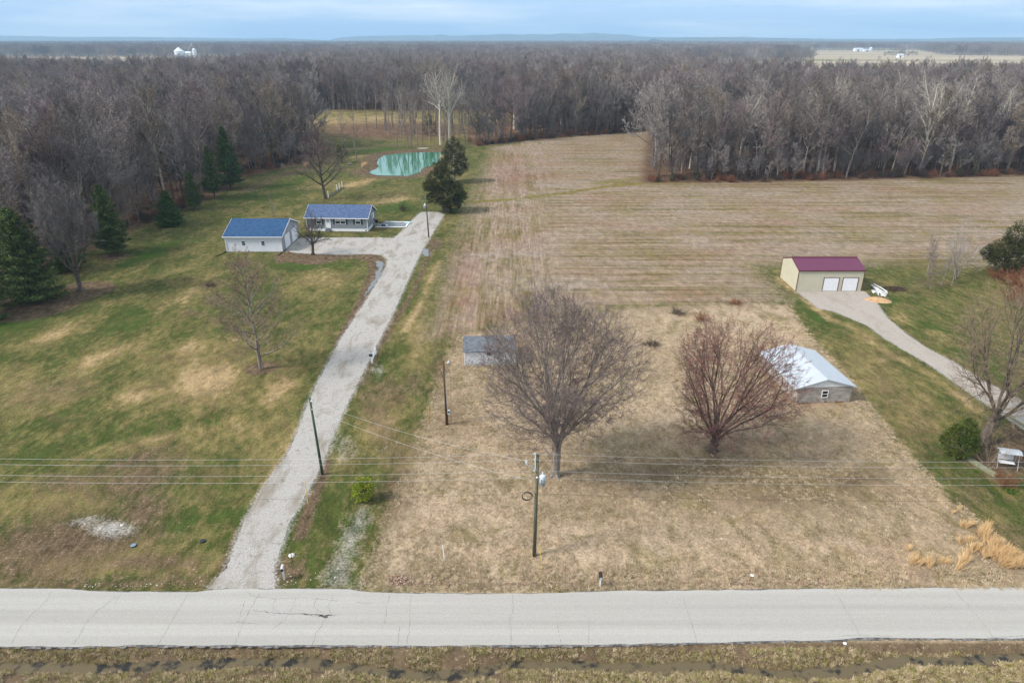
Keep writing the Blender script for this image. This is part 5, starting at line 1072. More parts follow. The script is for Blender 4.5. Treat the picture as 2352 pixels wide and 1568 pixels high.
for (x0, x1) in ((4.25, 6.6), (7.3, 9.65)):
    d = MB(); d.box(x0, x1, -.03, -.004, .03, 2.2)
    for r in range(5):
        for c in range(4): a = x0+(x1-x0)*(c+.12)/4; bb = x0+(x1-x0)*(c+.88)/4; za = .03+2.17*(r+.2)/5; d.box(a, bb, -.045, -.031, za, za+.26)
    do = d.build('roll_up_door', M['white'], b_); f = MB(); f.box(x0-.08, x0-.003, -.06, -.004, .03, 2.28).box(x1+.003, x1+.08, -.06, -.004, .03, 2.28).box(x0, x1, -.06, -.004, 2.203, 2.28); f.build('frame', M['maroontrim'], do)
# block building with white metal roof
k_ = empty('block_building', (31.45, 66.4, 0), .075); tag(k_, 'grey concrete block building with white metal roof and white gable', 'building'); W_, D_ = 6.15, 9.4
m = MB(); m.poly([(0,0,0),(W_,0,0),(W_,0,2.05),(0,0,2.05)]).poly([(W_,D_,0),(0,D_,0),(0,D_,2.05),(W_,D_,2.05)]).poly([(W_,0,0),(W_,D_,0),(W_,D_,2.05),(W_,0,2.05)]).poly([(0,D_,0),(0,0,0),(0,0,2.05),(0,D_,2.05)]); m.build('wall', M['block'], k_)
zr = 2.95; m = MB(); m.poly([(-.02,-.012,2.04),(W_+.02,-.012,2.04),(W_/2,-.012,zr)]).poly([(W_+.02,D_+.012,2.04),(-.02,D_+.012,2.04),(W_/2,D_+.012,zr)]); m.build('gable', M['white'], k_)
s = (zr-2.05)/(W_/2); o_ = .45; f_ = .14; a_ = 2.05-s*o_+.06; m = MB(); m.slab([(-o_,-f_,a_),(W_/2,-f_,zr+.06),(W_/2,D_+f_,zr+.06),(-o_,D_+f_,a_)], .07); m.slab([(W_/2+.002,-f_,zr+.06),(W_+o_,-f_,a_),(W_+o_,D_+f_,a_),(W_/2+.002,D_+f_,zr+.06)], .07); m.build('roof', M['white_roof'], k_)
t = MB()
for (x0, x1, za, zb) in ((-o_, W_/2, a_, zr+.06), (W_/2+.003, W_+o_, zr+.06, a_)): t.hexa([(x0,-f_-.03,za-.13),(x1,-f_-.03,zb-.13),(x1,-f_-.003,zb-.13),(x0,-f_-.003,za-.13),(x0,-f_-.03,za+.02),(x1,-f_-.03,zb+.02),(x1,-f_-.003,zb+.02),(x0,-f_-.003,za+.02)])
t.build('fascia', M['galv'], k_); t = MB(); t.hexa([(W_/2-.16,-f_,zr+.035),(W_/2+.16,-f_,zr+.035),(W_/2+.16,D_+f_,zr+.035),(W_/2-.16,D_+f_,zr+.035),(W_/2-.05,-f_,zr+.095),(W_/2+.05,-f_,zr+.095),(W_/2+.05,D_+f_,zr+.095),(W_/2-.05,D_+f_,zr+.095)]); t.build('ridge_cap', M['white_roof'], k_)
window(k_, 2.75, 3.5, .72, 1.62, -.004); window(k_, 2.0, 2.7, .8, 1.6, -.004, side=-1)
# old shed with peeling paint
s_ = empty('shed', (-5.85, 76.25, 0), .03); tag(s_, 'old white peeling clapboard shed with weathered grey shingle roof', 'shed'); W_, D_ = 6.25, 4.4
gable_walls(W_, D_, 1.95, 2.6).build('wall', M['peel'], s_); rf, a_, r_z = gable_roof(W_, D_, 1.95, 2.6, .22, .25, .09); rf.build('roof', M['shingle_grey'], s_)
m = MB(); m.box(2.75, 3.35, -.02, -.004, 1.35, 1.75); wf = m.build('window_hole', M['dark'], s_); m = MB(); m.box(2.68, 2.747, -.04, -.004, 1.3, 1.8).box(3.353, 3.42, -.04, -.004, 1.3, 1.8).box(2.75, 3.35, -.04, -.004, 1.3, 1.347); m.build('frame', M['peel'], wf)
m = MB(); m.box(-.03, .07, -.03, -.003, 0, 1.9).box(W_-.07, W_+.03, -.03, -.003, 0, 1.9); m.build('corner_board', M['white'], s_)

# ------------------------------------------------------------------ poles and wires
def pole(px, py, H, r0, mat, label, lean=(0,0), name='utility_pole'):
    p = P(px, py); o = empty(name, (p[0], p[1], 0)); b = MB(); b.tube([(0,0,-.2),(lean[0]*.5,lean[1]*.5,H*.5),(lean[0],lean[1],H)], [r0,r0*.86,r0*.72], 10); b.build('pole', M[mat], o, True); return tag(o, label, 'utility pole')
def transformer(par, x, y, z, s=1.0):
    b = MB(); b.tube([(x,y,z),(x,y,z+.80*s),(x,y,z+.86*s)], [.25*s,.25*s,.18*s], 14); b.tube([(x,y,z-.04*s),(x,y,z-.001)], [.2*s,.24*s], 14); t = b.build('transformer', M['transformer'], par, True)
    c = MB(); c.tube([(x,y,z+.861*s),(x,y,z+.93*s),(x,y,z+1.0*s),(x,y,z+1.1*s)], [.07*s,.04*s,.06*s,.03*s], 8); c.build('bushing', M['white'], t)
    w_ = MB(); w_.tube([(x+.1,y-.26*s,z+.55*s),(x+.12,y-.34*s,z+.3*s),(x,y-.30*s,z-.15*s)], .018, 5); w_.tube([(x-.1,y-.26*s,z+.6*s),(x-.1,y-.33*s,z+.3*s),(x+.05,y-.32*s,z+.2*s)], .018, 5); w_.build('lead', M['cable'], t)
    bk = MB(); bk.box(min(x,0)+.1 if x > 0 else x+.15, max(x,0)-.15 if x > 0 else -.05, -.06, .06, z+.5*s, z+.58*s); bk.build('bracket', M['galv'], t)
    return t
WH = [9.5, 9.0, 8.05, 7.45, 6.0]; PX, PY_ = P(1227, 1276)
p1 = pole(1227, 1276, 9.35, .155, 'polewood', 'tall weathered pole with transformer and cable coil, near the road', (.14, .05))
LX = lambda z: .14*z/9.35
transformer(p1, LX(6.9)+.42, 0, 6.75, 1.0)
br = MB(); br.tube([(LX(8.1)-.02,-.02,8.1),(-.62,-.05,8.55)], .035, 6); bo = br.build('fuse_arm', M['galv'], p1); br = MB(); br.tube([(-.64,-.05,8.5),(-.66,-.05,8.66),(-.68,-.05,8.8),(-.66,-.05,8.88)], [.06,.10,.09,.04], 8); br.build('insulator', M['transformer'], bo)
i_ = MB(); i_.box(LX(8.6)-.2, LX(8.6)-.13, -.05, .05, 8.1, 9.45); rk = i_.build('wire_rack', M['white'], p1)
for z in WH[:4]: i2 = MB(); i2.ball((LX(z)-.22 if z > 8 else LX(z), -.12, z), .07, 8, 5); i2.build('insulator', M['white' if z < 8 else 'transformer'], rk)
mb = MB(); cx = -.60; cc_ = [(cx+.38*math.cos(k/16*6.283), -.10, 5.75+.36*math.sin(k/16*6.283)) for k in range(17)]
for dz in (0, .03, -.03): mb.tube([(a+dz*.4, b+dz, c+dz*.5) for a, b, c in cc_], .022, 6, False)
mb.tube([(cx+.38,-.1,5.8),(LX(5.9)-.05,-.1,6.0)], .015, 5); tag(mb.build('cable_coil', M['cable'], None), 'coil of black cable hanging beside the roadside transformer pole', 'cable coil').location = (PX, PY_, 0)
def wire(name, a, b, sag, r, mat, label, group=None, n=24, cat='wire'):
    a, b = Vector(a), Vector(b); pts = [a.lerp(b, k/n)-UP*sag*4*(k/n)*(1-k/n) for k in range(n+1)]; mb = MB(); mb.tube(pts, r, 5, False); return tag(mb.build(name, M[mat], None, True), label, cat, group)
for i, (z, lb) in enumerate(zip(WH, ('topmost pale power line running along the road', 'second pale power line from the top along the road', 'third pale power line from the top along the road', 'lowest of the four pale power lines along the road', 'thin dark cable strung below the power lines along the road'))):
    y0 = PY_-.12; x0 = PX+LX(z)-(.22 if i < 3 else 0)
    m_ = 'wire' if i < 4 else 'cable'; pts = [(x0-55, y0+.3, z-.15), (x0, y0, z), (x0+55, y0+.1, z-.35)]; mb = MB(); q = []
    for (a, b) in ((pts[0], pts[1]), (pts[1], pts[2])):
        a, b = Vector(a), Vector(b)
        for k in range(21): t_ = k/20; q.append(a.lerp(b, t_)-UP*.55*4*t_*(1-t_)) if not (q and k == 0) else None
    mb.tube(q, .0072 if i < 4 else .008, 5, False); tag(mb.build('power_line' if i < 4 else 'phone_cable', M[m_], None, True), lb, 'wire')
p2 = pole(741, 1090, 8.1, .13, 'polegreen', 'green treated pole standing at the edge of the left gravel drive', (-.25, .05)); b2 = P(741, 1090)
mb = MB(); mb.ball((-.12,-.1,7.85), .07).ball((-.12,-.1,7.0), .05); mb.build('insulator', M['white'], p2)
p4 = pole(985, 545, 8.9, .15, 'polewood', 'pole with small transformer beside the gravel turning area by the grey house', (-.28, 0)); transformer(p4, -.48, 0, 6.0, .9); b4 = P(985, 545)
p3 = pole(1027, 975, 7.4, .15, 'polebrown', 'brown yard pole with lamp and meter box in the dead grass lot', (-.10, 0)); b3 = P(1027, 975)
m = MB(); m.tube([(-.05,0,7.0),(.2,-.1,7.25),(.42,-.15,7.35)], .025, 6); lo = m.build('lamp_arm', M['galv'], p3); m = MB(); m.tube([(.45,-.15,7.18),(.45,-.15,7.3),(.45,-.15,7.42),(.45,-.15,7.5)], [.17,.17,.11,.05], 10); m.build('lamp_head', M['galv'], lo, True)
m = MB(); m.tube([(.10,-.12,1.9),(.03,-.12,6.5)], .03, 6); m.build('conduit', M['galv'], p3); m = MB(); m.box(.12,.38,-.22,-.08,1.35,1.85); mo = m.build('meter_box', M['transformer'], p3); m = MB(); m.tube([(.25,-.222,1.65),(.25,-.29,1.65)], .09, 10); m.build('meter', M['glass'], mo)
m = MB(); m.tube([(-.05,-.12,6.4),(.1,-.15,6.6),(.3,-.18,6.7),(.5,-.18,6.3),(.58,-.16,5.6),(.56,-.15,4.0),(.48,-.15,2.0),(.45,-.15,.3)], .014, 5); m.tube([(.0,-.14,6.6),(.16,-.2,6.3),(.05,-.2,6.0),(.22,-.2,6.2)], .018, 5); m.build('hanging_cable', M['cable'], p3)
wire('service_drop', (PX-.66, PY_-.05, 8.85), (b2[0]-.2, b2[1], 7.85), .55, .007, 'wire', 'upper pale service wire from the roadside pole to the green pole'); wire('service_drop', (PX-.25, PY_, 7.05), (b2[0]-.2, b2[1], 7.0), .5, .007, 'wire', 'lower pale service wire from the roadside pole to the green pole')
wire('service_drop', (PX-.15, PY_, 7.0), (b3[0]+.3, b3[1]-.1, 6.4), .5, .008, 'cable', 'dark drooping cable between the roadside pole and the brown yard pole')
wire('service_drop', (b2[0]-.2, b2[1], 7.8), (b4[0]-.2, b4[1], 8.6), 1.4, .005, 'wire', 'long faint wire from the green pole back to the pole by the grey house')
z2 = lambda x, y: ((1024+x/2.297)*.765625, (1366+y/2.297)*.765625); z1 = lambda x, y: ((x/2.297)*.765625, (1366+y/2.297)*.765625)
def stick(name, foot, H, lean, r, mat, label, cat='marker post', cap=None):
    p = P(*foot); o = empty(name, (p[0], p[1], 0)); b = MB(); b.tube([(0,0,-.1),(lean[0],lean[1],H)], r, 6); b.build('post', M[mat], o)
    b = MB(); b.tube([(lean[0],lean[1],H+.001),(lean[0]*1.03,lean[1]*1.03,H+.05)], [r*1.3, r*.6], 6); b.build('cap', M[cap or mat], o); return tag(o, label, cat)
stick('guy_marker', z2(1384,782), 2.3, (-.22,.1), .025, 'yellow', 'tall thin yellow marker right of the roadside pole'); stick('guy_marker', z1(2123,333), 2.3, (-.03,.1), .022, 'yellow', 'tall thin yellow marker beside the gravel drive'); stick('guy_marker', (983,970+3), 1.9, (.12,.1), .025, 'orange', 'orange marker leaning left of the brown yard pole')
stick('white_stake', z2(711,717), 1.25, (-.10,.15), .035, 'white', 'short white stake in the dead grass lot near the road', 'stake')
stick('small_sign_post', z1(2017,738), 1.0, (-.12,.2), .025, 'cable', 'dark thin stake behind the mailbox at the drive entrance', 'stake')
# mailboxes
def mailbox(foot, H, rz, postmat, boxmat, label, tilt=0, l=.5, name='mailbox', pw=.05):
    p = P(*foot); o = empty(name, (p[0], p[1], 0), rz); b = MB(); b.box(-pw,pw,-pw,pw,-.1,H); b.build('post', M[postmat], o); b = MB(); n = 8; pr = [(-.09,0),(.09,0)]+[(.09*math.cos(a*math.pi/n), .12+.09*math.sin(a*math.pi/n)) for a in range(n+1)]
    k = len(pr); b.v = [(x, -l*.6, H+z+.003) for x, z in pr]+[(x, l*.4, H+z+.003) for x, z in pr]; b.f = [tuple(range(k))[::-1], tuple(range(k, 2*k))]+[(i, (i+1) % k, (i+1) % k+k, i+k) for i in range(k)]; b.v = [(x*1.35, y, (z-H)*1.35+H) for x, y, z in b.v]; bo = b.build('box', M[boxmat], o)
    d = MB(); d.box(-.10,.10,-l*.6-.02,-l*.6-.003,H+.02,H+.24); d.build('door', M['dark' if boxmat != 'dark' else 'galv'], bo); f = MB(); f.box(.125,.14,-.05,.05,H+.12,H+.30); f.build('flag', simple('red_flag', (.4,.03,.03,1)), bo); return tag(o, label, 'mailbox')
M['palegrey'] = simple('pale_grey_plastic', (.48,.48,.47,1), .5, .08)
mailbox(z1(1960,852), 1.0, .15, 'palegrey', 'palegrey', 'pale grey mailbox on a post at the gravel drive entrance', pw=.07)
mailbox(z2(1782,895), .85, -.05, 'white', 'dark', 'black mailbox on a short white post by the road, right of the pole', l=.6)
zg = lambda x, y: ((1090+x/22.4)*.765625, (1030+y/22.4)*.765625)
p = P(*zg(580,1330)); o = empty('newspaper_box', (p[0], p[1], 0)); b = MB(); b.tube([(0,0,-.1),(-.04,0,.75),(-.08,0,1.0)], .05, 6); b.build('post', M['white'], o); b = MB(); b.box(-.27,.13,-.15,.15,1.003,1.24); b.build('box', M['dark'], o, bevel=.02); tag(o, 'black box on a slim white post beside the white gate', 'post box')
a = P(*zg(620,1290)); b_2 = P(*zg(850,740)); gg = empty('white_gate', (a[0], a[1], 0), math.atan2(b_2[1]-a[1], b_2[0]-a[0])); Lg = math.hypot(b_2[0]-a[0], b_2[1]-a[1])
m = MB(); m.box(-.05,.05,-.05,.05,-.1,1.15).box(Lg-.06,Lg+.06,-.06,.06,-.1,1.45); m.build('post', M['white'], gg)
m = MB()
for z in (.3,.6,.9): m.box(.053, Lg-.063, -.02, .02, z, z+.09)
m.build('rail', M['white'], gg); m = MB(); m.tube([(.06,.035,.2),(Lg-.1,.035,1.2)], .025, 5); m.build('brace', M['white'], gg); tag(gg, 'small white slatted gate panel beside the gravel drive', 'gate')
# white-posted garden rail behind the house
zr_ = lambda x, y: ((820+x/6.533)*.765625, (380+y/6.533)*.765625); a = P(*zr_(1080,1385)); b = P(*zr_(1350,1195)); gf = empty('garden_fence', (a[0], a[1], 0), math.atan2(b[1]-a[1], b[0]-a[0])); Lf = math.hypot(b[0]-a[0], b[1]-a[1])
for f in (0, .62, .8, 1.0): m = MB(); m.box(f*Lf-.07, f*Lf+.07, -.07, .07, -.1, 1.7); m.build('post', M['white'], gf)
m = MB(); m.box(.08, Lf-.08, .08, .12, .0, .32); m.box(.08, Lf-.08, -.62, -.58, .0, .3); m.build('board', M['timber'], gf); m = MB(); m.tube([(Lf*.2,.8,0),(Lf*.2,.8,1.2)], .03, 5).tube([(Lf*.42,.8,0),(Lf*.42,.8,1.2)], .03, 5); m.build('stake', M['cable'], gf); tag(gf, 'garden bed edged with boards and four white posts behind the house', 'fence')
# lids, stones, debris
for (x, y, m_, lb) in ((921,622,'galv','blue-grey round access lid in the left lawn near the road'), (1396,592,'dark','black round access lid in the left lawn near the road')):
    p = P(*z1(x, y)); e = empty('access_lid', (p[0], p[1], 0)); b = MB(); b.tube([(0,0,-.05),(0,0,.09)], .21, 16); b.build('ring', M['dark'], e); b = MB(); b.tube([(0,0,.091),(0,0,.12),(0,0,.14)], [.22,.21,.12], 16); b.build('lid', simple('lid_'+m_, (.16,.22,.28,1) if m_ == 'galv' else (.02,.03,.035,1)), e); tag(e, lb, 'access lid')
def rock(name, px, py, s, label, mat='stone', seed=0, cat='stone', group=None):
    rn = random.Random(seed); p = P(px, py); b = MB(); b.ball((0,0,s*.25), s, 7, 5, .55); b.v = [(v[0]*rn.uniform(.8,1.2)*1.2, v[1]*rn.uniform(.8,1.2), v[2]*rn.uniform(.85,1.1)) for v in b.v]; o = b.build(name, M[mat]); o.location = (p[0], p[1], 0); tag(o, label, cat, group)
M['stone'] = simple('pale_stone', (.60,.58,.54,1), .9, .2, 6)
rock('stone', *z1(2010,690), .22, 'flat pale stone beside the dark stake at the drive entrance', seed=1)
rock('stone', *z1(840,480), .12, 'small white stone at the edge of the grey gravel patch on the left lawn', seed=2); rock('stone', *z3(478,828), .13, 'white lump in the roadside leaf line right of the black mailbox', seed=3, mat='white'); rock('stone', *z3(1118,1294), .11, 'white lump on the road edge above the right ditch', seed=4, mat='white'); rock('stone', *z3(267,573), .07, 'tiny white object in the dead grass right of the red maple', seed=5, mat='white')
rn = random.Random(12)
for i in range(46):
    x, y = (rn.uniform(560,1430), rn.uniform(880,905)) if i < 26 else (rn.uniform(1900,2330), rn.uniform(780,900)); rock('stone', *z1(x, y), rn.uniform(.02,.045), 'small pale stone scattered along the verge at the left drive entrance', seed=20+i, group='pale stones along the verge')
# leaf drift along the road verge
lf = MB(); rn = random.Random(21)
for i in range(2600):
    x = rn.gauss(0,1); X0 = rn.uniform(-9, 24)**1; y0 = 39.15+rn.gauss(0,.10)+ (0 if X0 < 10 else .1); dns = fbm(np.array([X0*.5]), np.array([2.0]), 44)[0]
    if rn.random() > dns*1.3: continue
    d = rvec(rn); u = rperp(rn, d)*rn.uniform(.03,.07); v = d.cross(u); c = Vector((X0, y0, rn.uniform(.0,.06)-.02)); lf.poly([c-u, c-v*.7, c+u, c+v*.7])
for i in range(260):
    c = Vector((P(1135,1340)[0]*0-8.4+rn.gauss(0,.5), 39.6+rn.gauss(0,.25), .03)); d = rvec(rn); u = rperp(rn, d)*.06; v = d.cross(u); lf.poly([c-u, c-v*.7, c+u, c+v*.7])
g = NT('dry_leaves'); g.color(g.mix(g.ramp(g.noise(g.pos(src='World'), 4, 4, .8), .42, .58), col('#8f5238',.8), col('#cdbfae',.8))); tag(lf.build('leaf_drift', g.m), 'line of dry brown and pale leaves caught in the grass along the road verge', 'leaves', kind='stuff')
# building rubble by the beige building
zd = lambda x, y: ((2560+x/11.76)*.765625, (820+y/11.76)*.765625)
def beam(p, q, w_, t_, z): a = Vector((*P(*zd(*p)), z)); b = Vector((*P(*zd(*q)), z)); d = (b-a).normalized(); n_ = Vector((-d.y, d.x, 0))*w_/2; return [a-n_, b-n_, b+n_, a+n_], t_
e = MB()
for (p, q, w_, t_, z) in (((620,480),(1150,800),.26,.08,.42),((700,470),(1170,745),.20,.06,.54),((680,540),(1130,830),.16,.06,.30),((830,640),(1130,860),.18,.05,.2),((650,620),(780,700),.3,.12,.2),((980,780),(1040,820),.3,.1,.16),((860,640),(880,770),.16,.06,.12),((930,600),(1180,820),.12,.05,.62),((640,600),(830,620),.14,.05,.12)):
    qd, t2 = beam(p, q, w_, t_, z); e.slab(qd, t2)
rn = random.Random(31)
for i in range(11): c = P(*zd(rn.uniform(640,1180), rn.uniform(620,840))); d = rvec(rn); u = rperp(rn, d)*rn.uniform(.06,.15); v = d.cross(u)*1.5; c = Vector((c[0], c[1], rn.uniform(.06,.25))); e.poly([c-u-v, c+u-v, c+u+v, c-u+v])
tag(e.build('scrap_pile', simple('scrap_white', (.62,.64,.64,1), .6, .3, 3)), 'pile of white scrap boards and trim right of the beige building', 'scrap pile')
mp_ = P(*zd(870,950)); b = MB(); rn = random.Random(6); n = 18
for i in range(9):
    for j in range(n): r = i/8; a = j/n*6.283; b.v.append((1.9*r*math.cos(a)*(1+.12*rn.random()), 1.25*r*math.sin(a)*(1+.12*rn.random()), .50*(1-r*r)**1.2+rn.uniform(-.03,.03)*(1-r)-.01))
for i in range(8):
    for j in range(n): b.f.append((i*n+j, i*n+(j+1) % n, (i+1)*n+(j+1) % n, (i+1)*n+j))
o = b.build('dirt_mound', simple('buff_dirt', col('#c9a47c',.7), .95, .25, 2.5), smooth=True); o.location = (mp_[0], mp_[1], 0); o.rotation_euler = (0,0,-.3); tag(o, 'low mound of buff dirt in front of the white scrap pile', 'dirt mound')
t = Tree(91); rn = t.rn
for i in range(170): a = rn.random()*6.283; r = rn.random()**.6; c = Vector((math.cos(a)*1.9*r, math.sin(a)*1.3*r, .03+.42*(1-r)*rn.random())); d = Vector((rn.gauss(0,1), rn.gauss(0,1)*.5, rn.gauss(0,.18))).normalized(); t.tw.tube([c-d*.5*rn.uniform(.5,1.4), c+Vector((0,0,.05)), c+d*.5*rn.uniform(.5,1.4)], [.02,.028,.01], 3, False)
c = P(*zd(1480,560)); o = t.tw.build('brush_pile', M['twig_dark']); o.location = (c[0], c[1], 0); tag(o, 'flat pile of dead branches behind the white scrap pile', 'brush pile')
t = Tree(92); rn = t.rn
for i in range(14): d = Vector((1, rn.gauss(0,.2), rn.uniform(0,.1))).normalized(); c = Vector((rn.uniform(-.8,.8), rn.uniform(-.5,.5), .1)); t.tw.tube([c-d*1.4, c+Vector((0,0,.08)), c+d*1.4], [.07,.06,.03], 5, False)
c = P((1024+560/2.296)*.765625, 1025*.33345); o = t.tw.build('log_pile', M['bark_pale']); o.location = (c[0], c[1], 0); tag(o, 'fallen pale branches on the far bank of the pond', 'branches')
# stone fire ring near the pond cedar
rn = random.Random(7); c = P(803,378); e = MB()
for i in range(9): a = i/9*6.283; e.ball((.7*math.cos(a), .7*math.sin(a), .2), .26, 7, 5, .9)
o = e.build('stone_ring', simple('grey_stone', col('#8a8682'), .9, .3, 4), smooth=True); o.location = (c[0], c[1], 0); tag(o, 'small ring of grey stones between the small cedar and slim trunk by the pond', 'stone ring')
mb = MB(); c = P(1033,487); mb.hexa([(-.35,-.3,0),(.35,-.3,0),(.35,.3,0),(-.35,.3,0),(-.55,-.05,1.5),(.0,-.05,1.6),(.0,.1,1.6),(-.55,.1,1.5)]); o = mb.build('tarp', M['dark'], bevel=.04); o.location = (c[0]+.3, c[1]-.2, 0); tag(o, 'black sheet propped against the foot of the largest cedar', 'tarpaulin')
# timber edging, swing, slab at the right
zt = lambda x, y: ((2772+x/3.92)*.765625, (1150+y/3.92)*.765625)
def planks(name, p, q, n, label, h=.14, w_=.2):
    a = Vector((*P(*zt(*p)),0)); b = Vector((*P(*zt(*q)),0)); d = (b-a).normalized(); nn_ = Vector((-d.y,d.x,0)); o = empty(name, a, math.atan2(d.y, d.x)); L_ = (b-a).length
    for k in range(n):
        for j in range(2): m = MB(); m.box(j*L_/2+.01, (j+1)*L_/2-.01, k*(w_+.02), k*(w_+.02)+w_, .0, h); m.build('sleeper', M['timber'], o, bevel=.015)
    return tag(o, label, 'edging')
planks('timber_edging', (455,880), (830,1108), 2, 'weathered timber edging running from the arborvitae toward the road', .30, .22); planks('timber_edging', (972,385), (1180,520), 1, 'timber edging in front of the concrete pad at the right frame edge', .25, .2)
cp = [P(*zt(*q)) for q in [(1000,375),(1200,505),(1500,420),(1300,180),(1080,215)]]
mb = MB(); mb.poly([(x, y, .05) for x, y in cp]); k = len(mb.v); mb.v += [(x, y, .0) for x, y in cp]; n = 5
for i in range(n): mb.f.append((i, i+n, (i+1) % n+n, (i+1) % n))
tag(mb.build('concrete_pad', M['concrete']), kind='structure')
c = P(*zt(830,960)); e = empty('garden_swing', (c[0], c[1], 0), -.25)
m = MB()
for x in (0, 1.7):
    m.tube([(x,-.55,0),(x,0,1.65),(x,.55,0)], .03, 6)
m.tube([(0,0,1.65),(1.7,0,1.65)], .03, 6); m.build('frame', M['galv'], e)
m = MB(); m.slab([(-.08,-.55,1.68),(1.78,-.55,1.68),(1.78,.0,1.82),(-.08,.0,1.82)], .03).slab([(-.08,.003,1.82),(1.78,.003,1.82),(1.78,.55,1.68),(-.08,.55,1.68)], .03); m.build('canopy', M['galv'], e)
m = MB(); 
for k in range(6): m.box(.2,1.5,-.3+.1*k,-.24+.1*k,.50,.53)
m.build('seat', M['white'], e); m = MB()
for k in range(5): m.box(.2,1.5,.32+.02*k,.35+.02*k,.62+.1*k,.68+.1*k)
m.build('backrest', M['white'], e); m = MB()
for x in (.2,1.5): m.tube([(x,0,.5),(x,0,1.64)], .012, 4)
m.build('chain', M['galv'], e); tag(e, 'white slatted garden swing with a pale canopy at the right edge', 'garden swing')
c = P(*zt(1150,900)); e = empty('kettle_grill', (c[0], c[1], 0)); m = MB(); m.ball((0,0,.75), .36, 14, 8, .85); m.build('bowl', M['dark'], e, True); m = MB()
for a in (0, 2.1, 4.2): m.tube([(.25*math.cos(a),.25*math.sin(a),.6),(.4*math.cos(a),.4*math.sin(a),0)], .02, 5)
m.build('leg', M['dark'], e); m = MB(); m.tube([(-.08,0,1.08),(0,0,1.13),(.08,0,1.08)], .02, 5); m.build('handle', simple('red_handle', (.4,.04,.03,1)), e); tag(e, 'black rounded grill at the right frame edge beside the swing', 'grill')
# ------------------------------------------------------------------ far things
def at_dist(px, Y_): return ((px-1176)/1568*(Y_*math.cos(PITCH)+(CAMH)*math.sin(PITCH)), Y_)
def silo(px, Y_, r, h, cone, label):
    x, y = at_dist(px, Y_); o = empty('grain_silo', (x, y, 0)); m = MB(); m.tube([(0,0,0),(0,0,h)], r, 24, False); m.build('wall', M['silo'], o, True); m = MB(); m.tube([(0,0,h+.01),(0,0,h+cone)], [r*1.03, r*.12], 24); m.build('roof', M['silo'], o); tag(o, label, 'silo')
M['silo'] = ribbed('galvanised_silo', (.72,.78,.82,1), 1.1, 2, .35, .08, .1, .05)
silo(414, 1500, 9.5, 14.5, 7.0, 'largest wide grain silo on the left horizon'); silo(449, 1500, 4.0, 17.5, 3.0, 'tall narrow grain silo beside the slanted grain leg'); silo(440, 1500, 2.9, 12.2, 2.2, 'smallest grain silo between the shed and the tall silo')
x, y = at_dist(430, 1500); o = empty('farm_shed', (x-7, y, 0)); m = MB(); m.box(0,14,0,10,0,11); m.build('wall', M['silo'], o); m = MB(); m.slab([(-.5,-.5,11.05),(14.5,-.5,11.05),(14.5,5,13.8),(-.5,5,13.8)], .2).slab([(-.5,5.01,13.8),(14.5,5.01,13.8),(14.5,10.5,11.05),(-.5,10.5,11.05)], .2); m.build('roof', M['silo'], o); tag(o, 'white peaked shed between the silos on the left horizon', 'shed')
x, y = at_dist(447, 1498); m = MB(); m.tube([(x+.5,y,0),(x-1.5,y,27)], .35, 4).tube([(x-1.5,y,27),(x-11,y,15)], .45, 4).tube([(x-1.5,y,27),(x+4,y,18)], .3, 4); m.box(x-2.6,x-.4,y-1,y+1,26,29); tag(m.build('grain_elevator', M['galv']), 'thin grain elevator leg with slanted spouts above the silos', 'grain elevator')
def far_house(px, Y_, w_, d_, h, label, mat='white', name='farm_building'):
    x, y = at_dist(px, Y_); o = empty(name, (x, y, 0)); gable_walls(w_, d_, h, h*1.5).build('wall', M[mat], o); gable_roof(w_, d_, h, h*1.5, .3, .3, .2)[0].build('roof', M['white_roof'], o); m = MB(); m.box(w_*.3, w_*.5, -.1, -.01, 0, h*.7); m.build('door', M['dark'], o); tag(o, label, 'farm building')
far_house(1964, 2420, 26, 16, 7, 'leftmost and largest white farm building across the distant field'); far_house(1976, 2415, 18, 14, 4.5, 'pale farm building in the middle of the distant white row'); far_house(1985, 2400, 24, 14, 5, 'rightmost long white farm building of the distant row'); far_house(2063, 1600, 12, 9, 5, 'pale house peeking out of the copse in the distant field')
x, y = at_dist(1999, 2420); o = empty('grain_silo', (x, y, 0)); m = MB(); m.tube([(0,0,0),(0,0,10)], 5, 16, False); m.build('wall', M['silo'], o, True); m = MB(); m.tube([(0,0,10.01),(0,0,13)], [5.2,.5], 16); m.build('roof', M['silo'], o); tag(o, 'small pale silo right of the distant white farm row', 'silo')
for (px, Y_, H, lb) in ((656, 5200, 76, 'thin lattice mast on the horizon left of centre'), (998, 6500, 150, 'thin tall mast on the horizon right of centre')):
    x, y = at_dist(px, Y_); o = empty('radio_mast', (x, y, 0)); m = MB(); w_ = 1.3
    for a in (0, 2.094, 4.188): m.tube([(w_*math.cos(a), w_*math.sin(a), 0), (w_*math.cos(a), w_*math.sin(a), H)], .55, 3)
    for k in range(int(H/6)): m.tube([(w_,0,k*6),(w_*math.cos(2.094), w_*math.sin(2.094), k*6+6)], .25, 3)
    m.build('lattice', M['galv'], o); m = MB(); m.tube([(0,0,H+.01),(0,0,H+6)], .4, 5); m.build('antenna', M['galv'], o); tag(o, lb, 'radio mast')
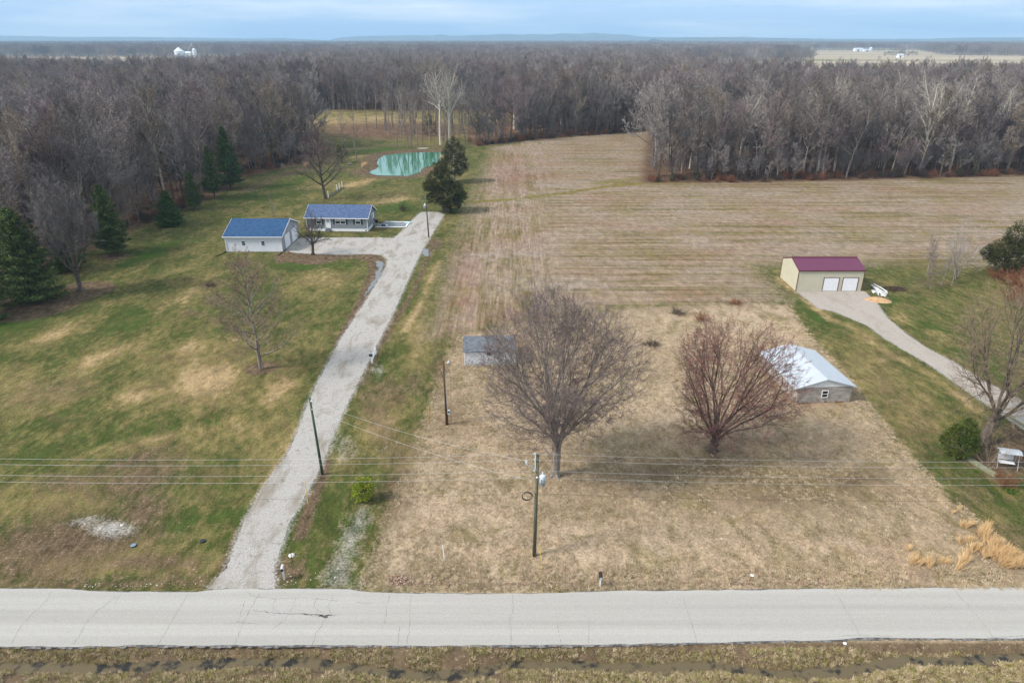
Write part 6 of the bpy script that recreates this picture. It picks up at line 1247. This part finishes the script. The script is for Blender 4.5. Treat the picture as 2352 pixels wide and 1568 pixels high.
# far hills on the horizon: (photo x, crest height above the flat horizon in photo pixels)
def ridge(prof, Y_, name, cut=0):
    pr = sorted(prof); pxv = np.linspace(pr[0][0], pr[-1][0], 260); hv = np.interp(pxv, [a for a, _ in pr], [b for _, b in pr]); hv = hv+(fbm(pxv*.05, pxv*0, 51)-.5)*1.6+(fbm(pxv*.25, pxv*0, 52)-.5)*.9
    m = MB(); nrow = 6; sc = (Y_*math.cos(PITCH))/1568
    for i, (a, h) in enumerate(zip(pxv, hv)):
        X_ = (a-1176)*sc; top = CAMH*.9+h*sc/math.cos(PITCH)*1.0
        for j, (dy, f) in enumerate(((-1300,-.25),(-800,.45),(-350,.85),(0,1.0),(350,.7),(750,-.2))): m.v.append((X_*(1+dy/Y_*.2), Y_+dy+120*math.sin(i*.21+j), max(-8, top*f if f > 0 else -8)))
    for i in range(len(pxv)-1):
        for j in range(nrow-1): a = i*nrow+j; m.f.append((a, a+nrow, a+nrow+1, a+1))
    o = m.build(name, M['hill'], None, True); tag(o, kind='structure'); return o
g = NT('wooded_hill'); g.color(g.mix(g.ramp(g.noise(g.pos((1,1,1), src='World'), .004, 5), .35, .65), (.06,.065,.055,1), (.13,.125,.10,1))); M['hill'] = g.m
ridge([(-700,3),(-300,4),(0,7),(60,6.5),(130,5),(250,4.5),(350,4.5),(480,2.5),(560,2),(640,2.5),(700,.5),(740,-2)], 9000, 'hills')
ridge([(760,-2),(790,4),(850,7),(930,7.5),(990,8),(1010,9.5),(1035,6.5),(1090,8.5),(1150,10),(1200,9),(1260,9.5),(1290,12),(1330,10),(1360,12.5),(1400,10.5),(1440,9),(1470,5),(1550,4),(1700,3),(1850,2),(1950,-2)], 9200, 'hills')
ridge([(1500,2),(1600,4),(1700,5),(1760,3),(1850,2),(1960,.5),(2100,1),(2230,3.5),(2300,4),(2352,3),(2600,3),(3200,4)], 7600, 'hills')

# ------------------------------------------------------------------ air
hz = MB(); hz.box(-10100, 10100, -500, 10300, -12, 185); o = hz.build('haze'); tag(o, kind='stuff'); o['label'] = 'thin blue haze over the plain'; o['category'] = 'haze'
hm = bpy.data.materials.new('haze_air'); hm.use_nodes = True; t = hm.node_tree; t.nodes.clear(); ho = t.nodes.new('ShaderNodeOutputMaterial'); pv = t.nodes.new('ShaderNodeVolumePrincipled')
pv.inputs['Color'].default_value = (.46,.74,1.0,1); pv.inputs['Density'].default_value = .00014; pv.inputs['Anisotropy'].default_value = 0.0; t.links.new(pv.outputs[0], ho.inputs['Volume']); o.data.materials.append(hm)
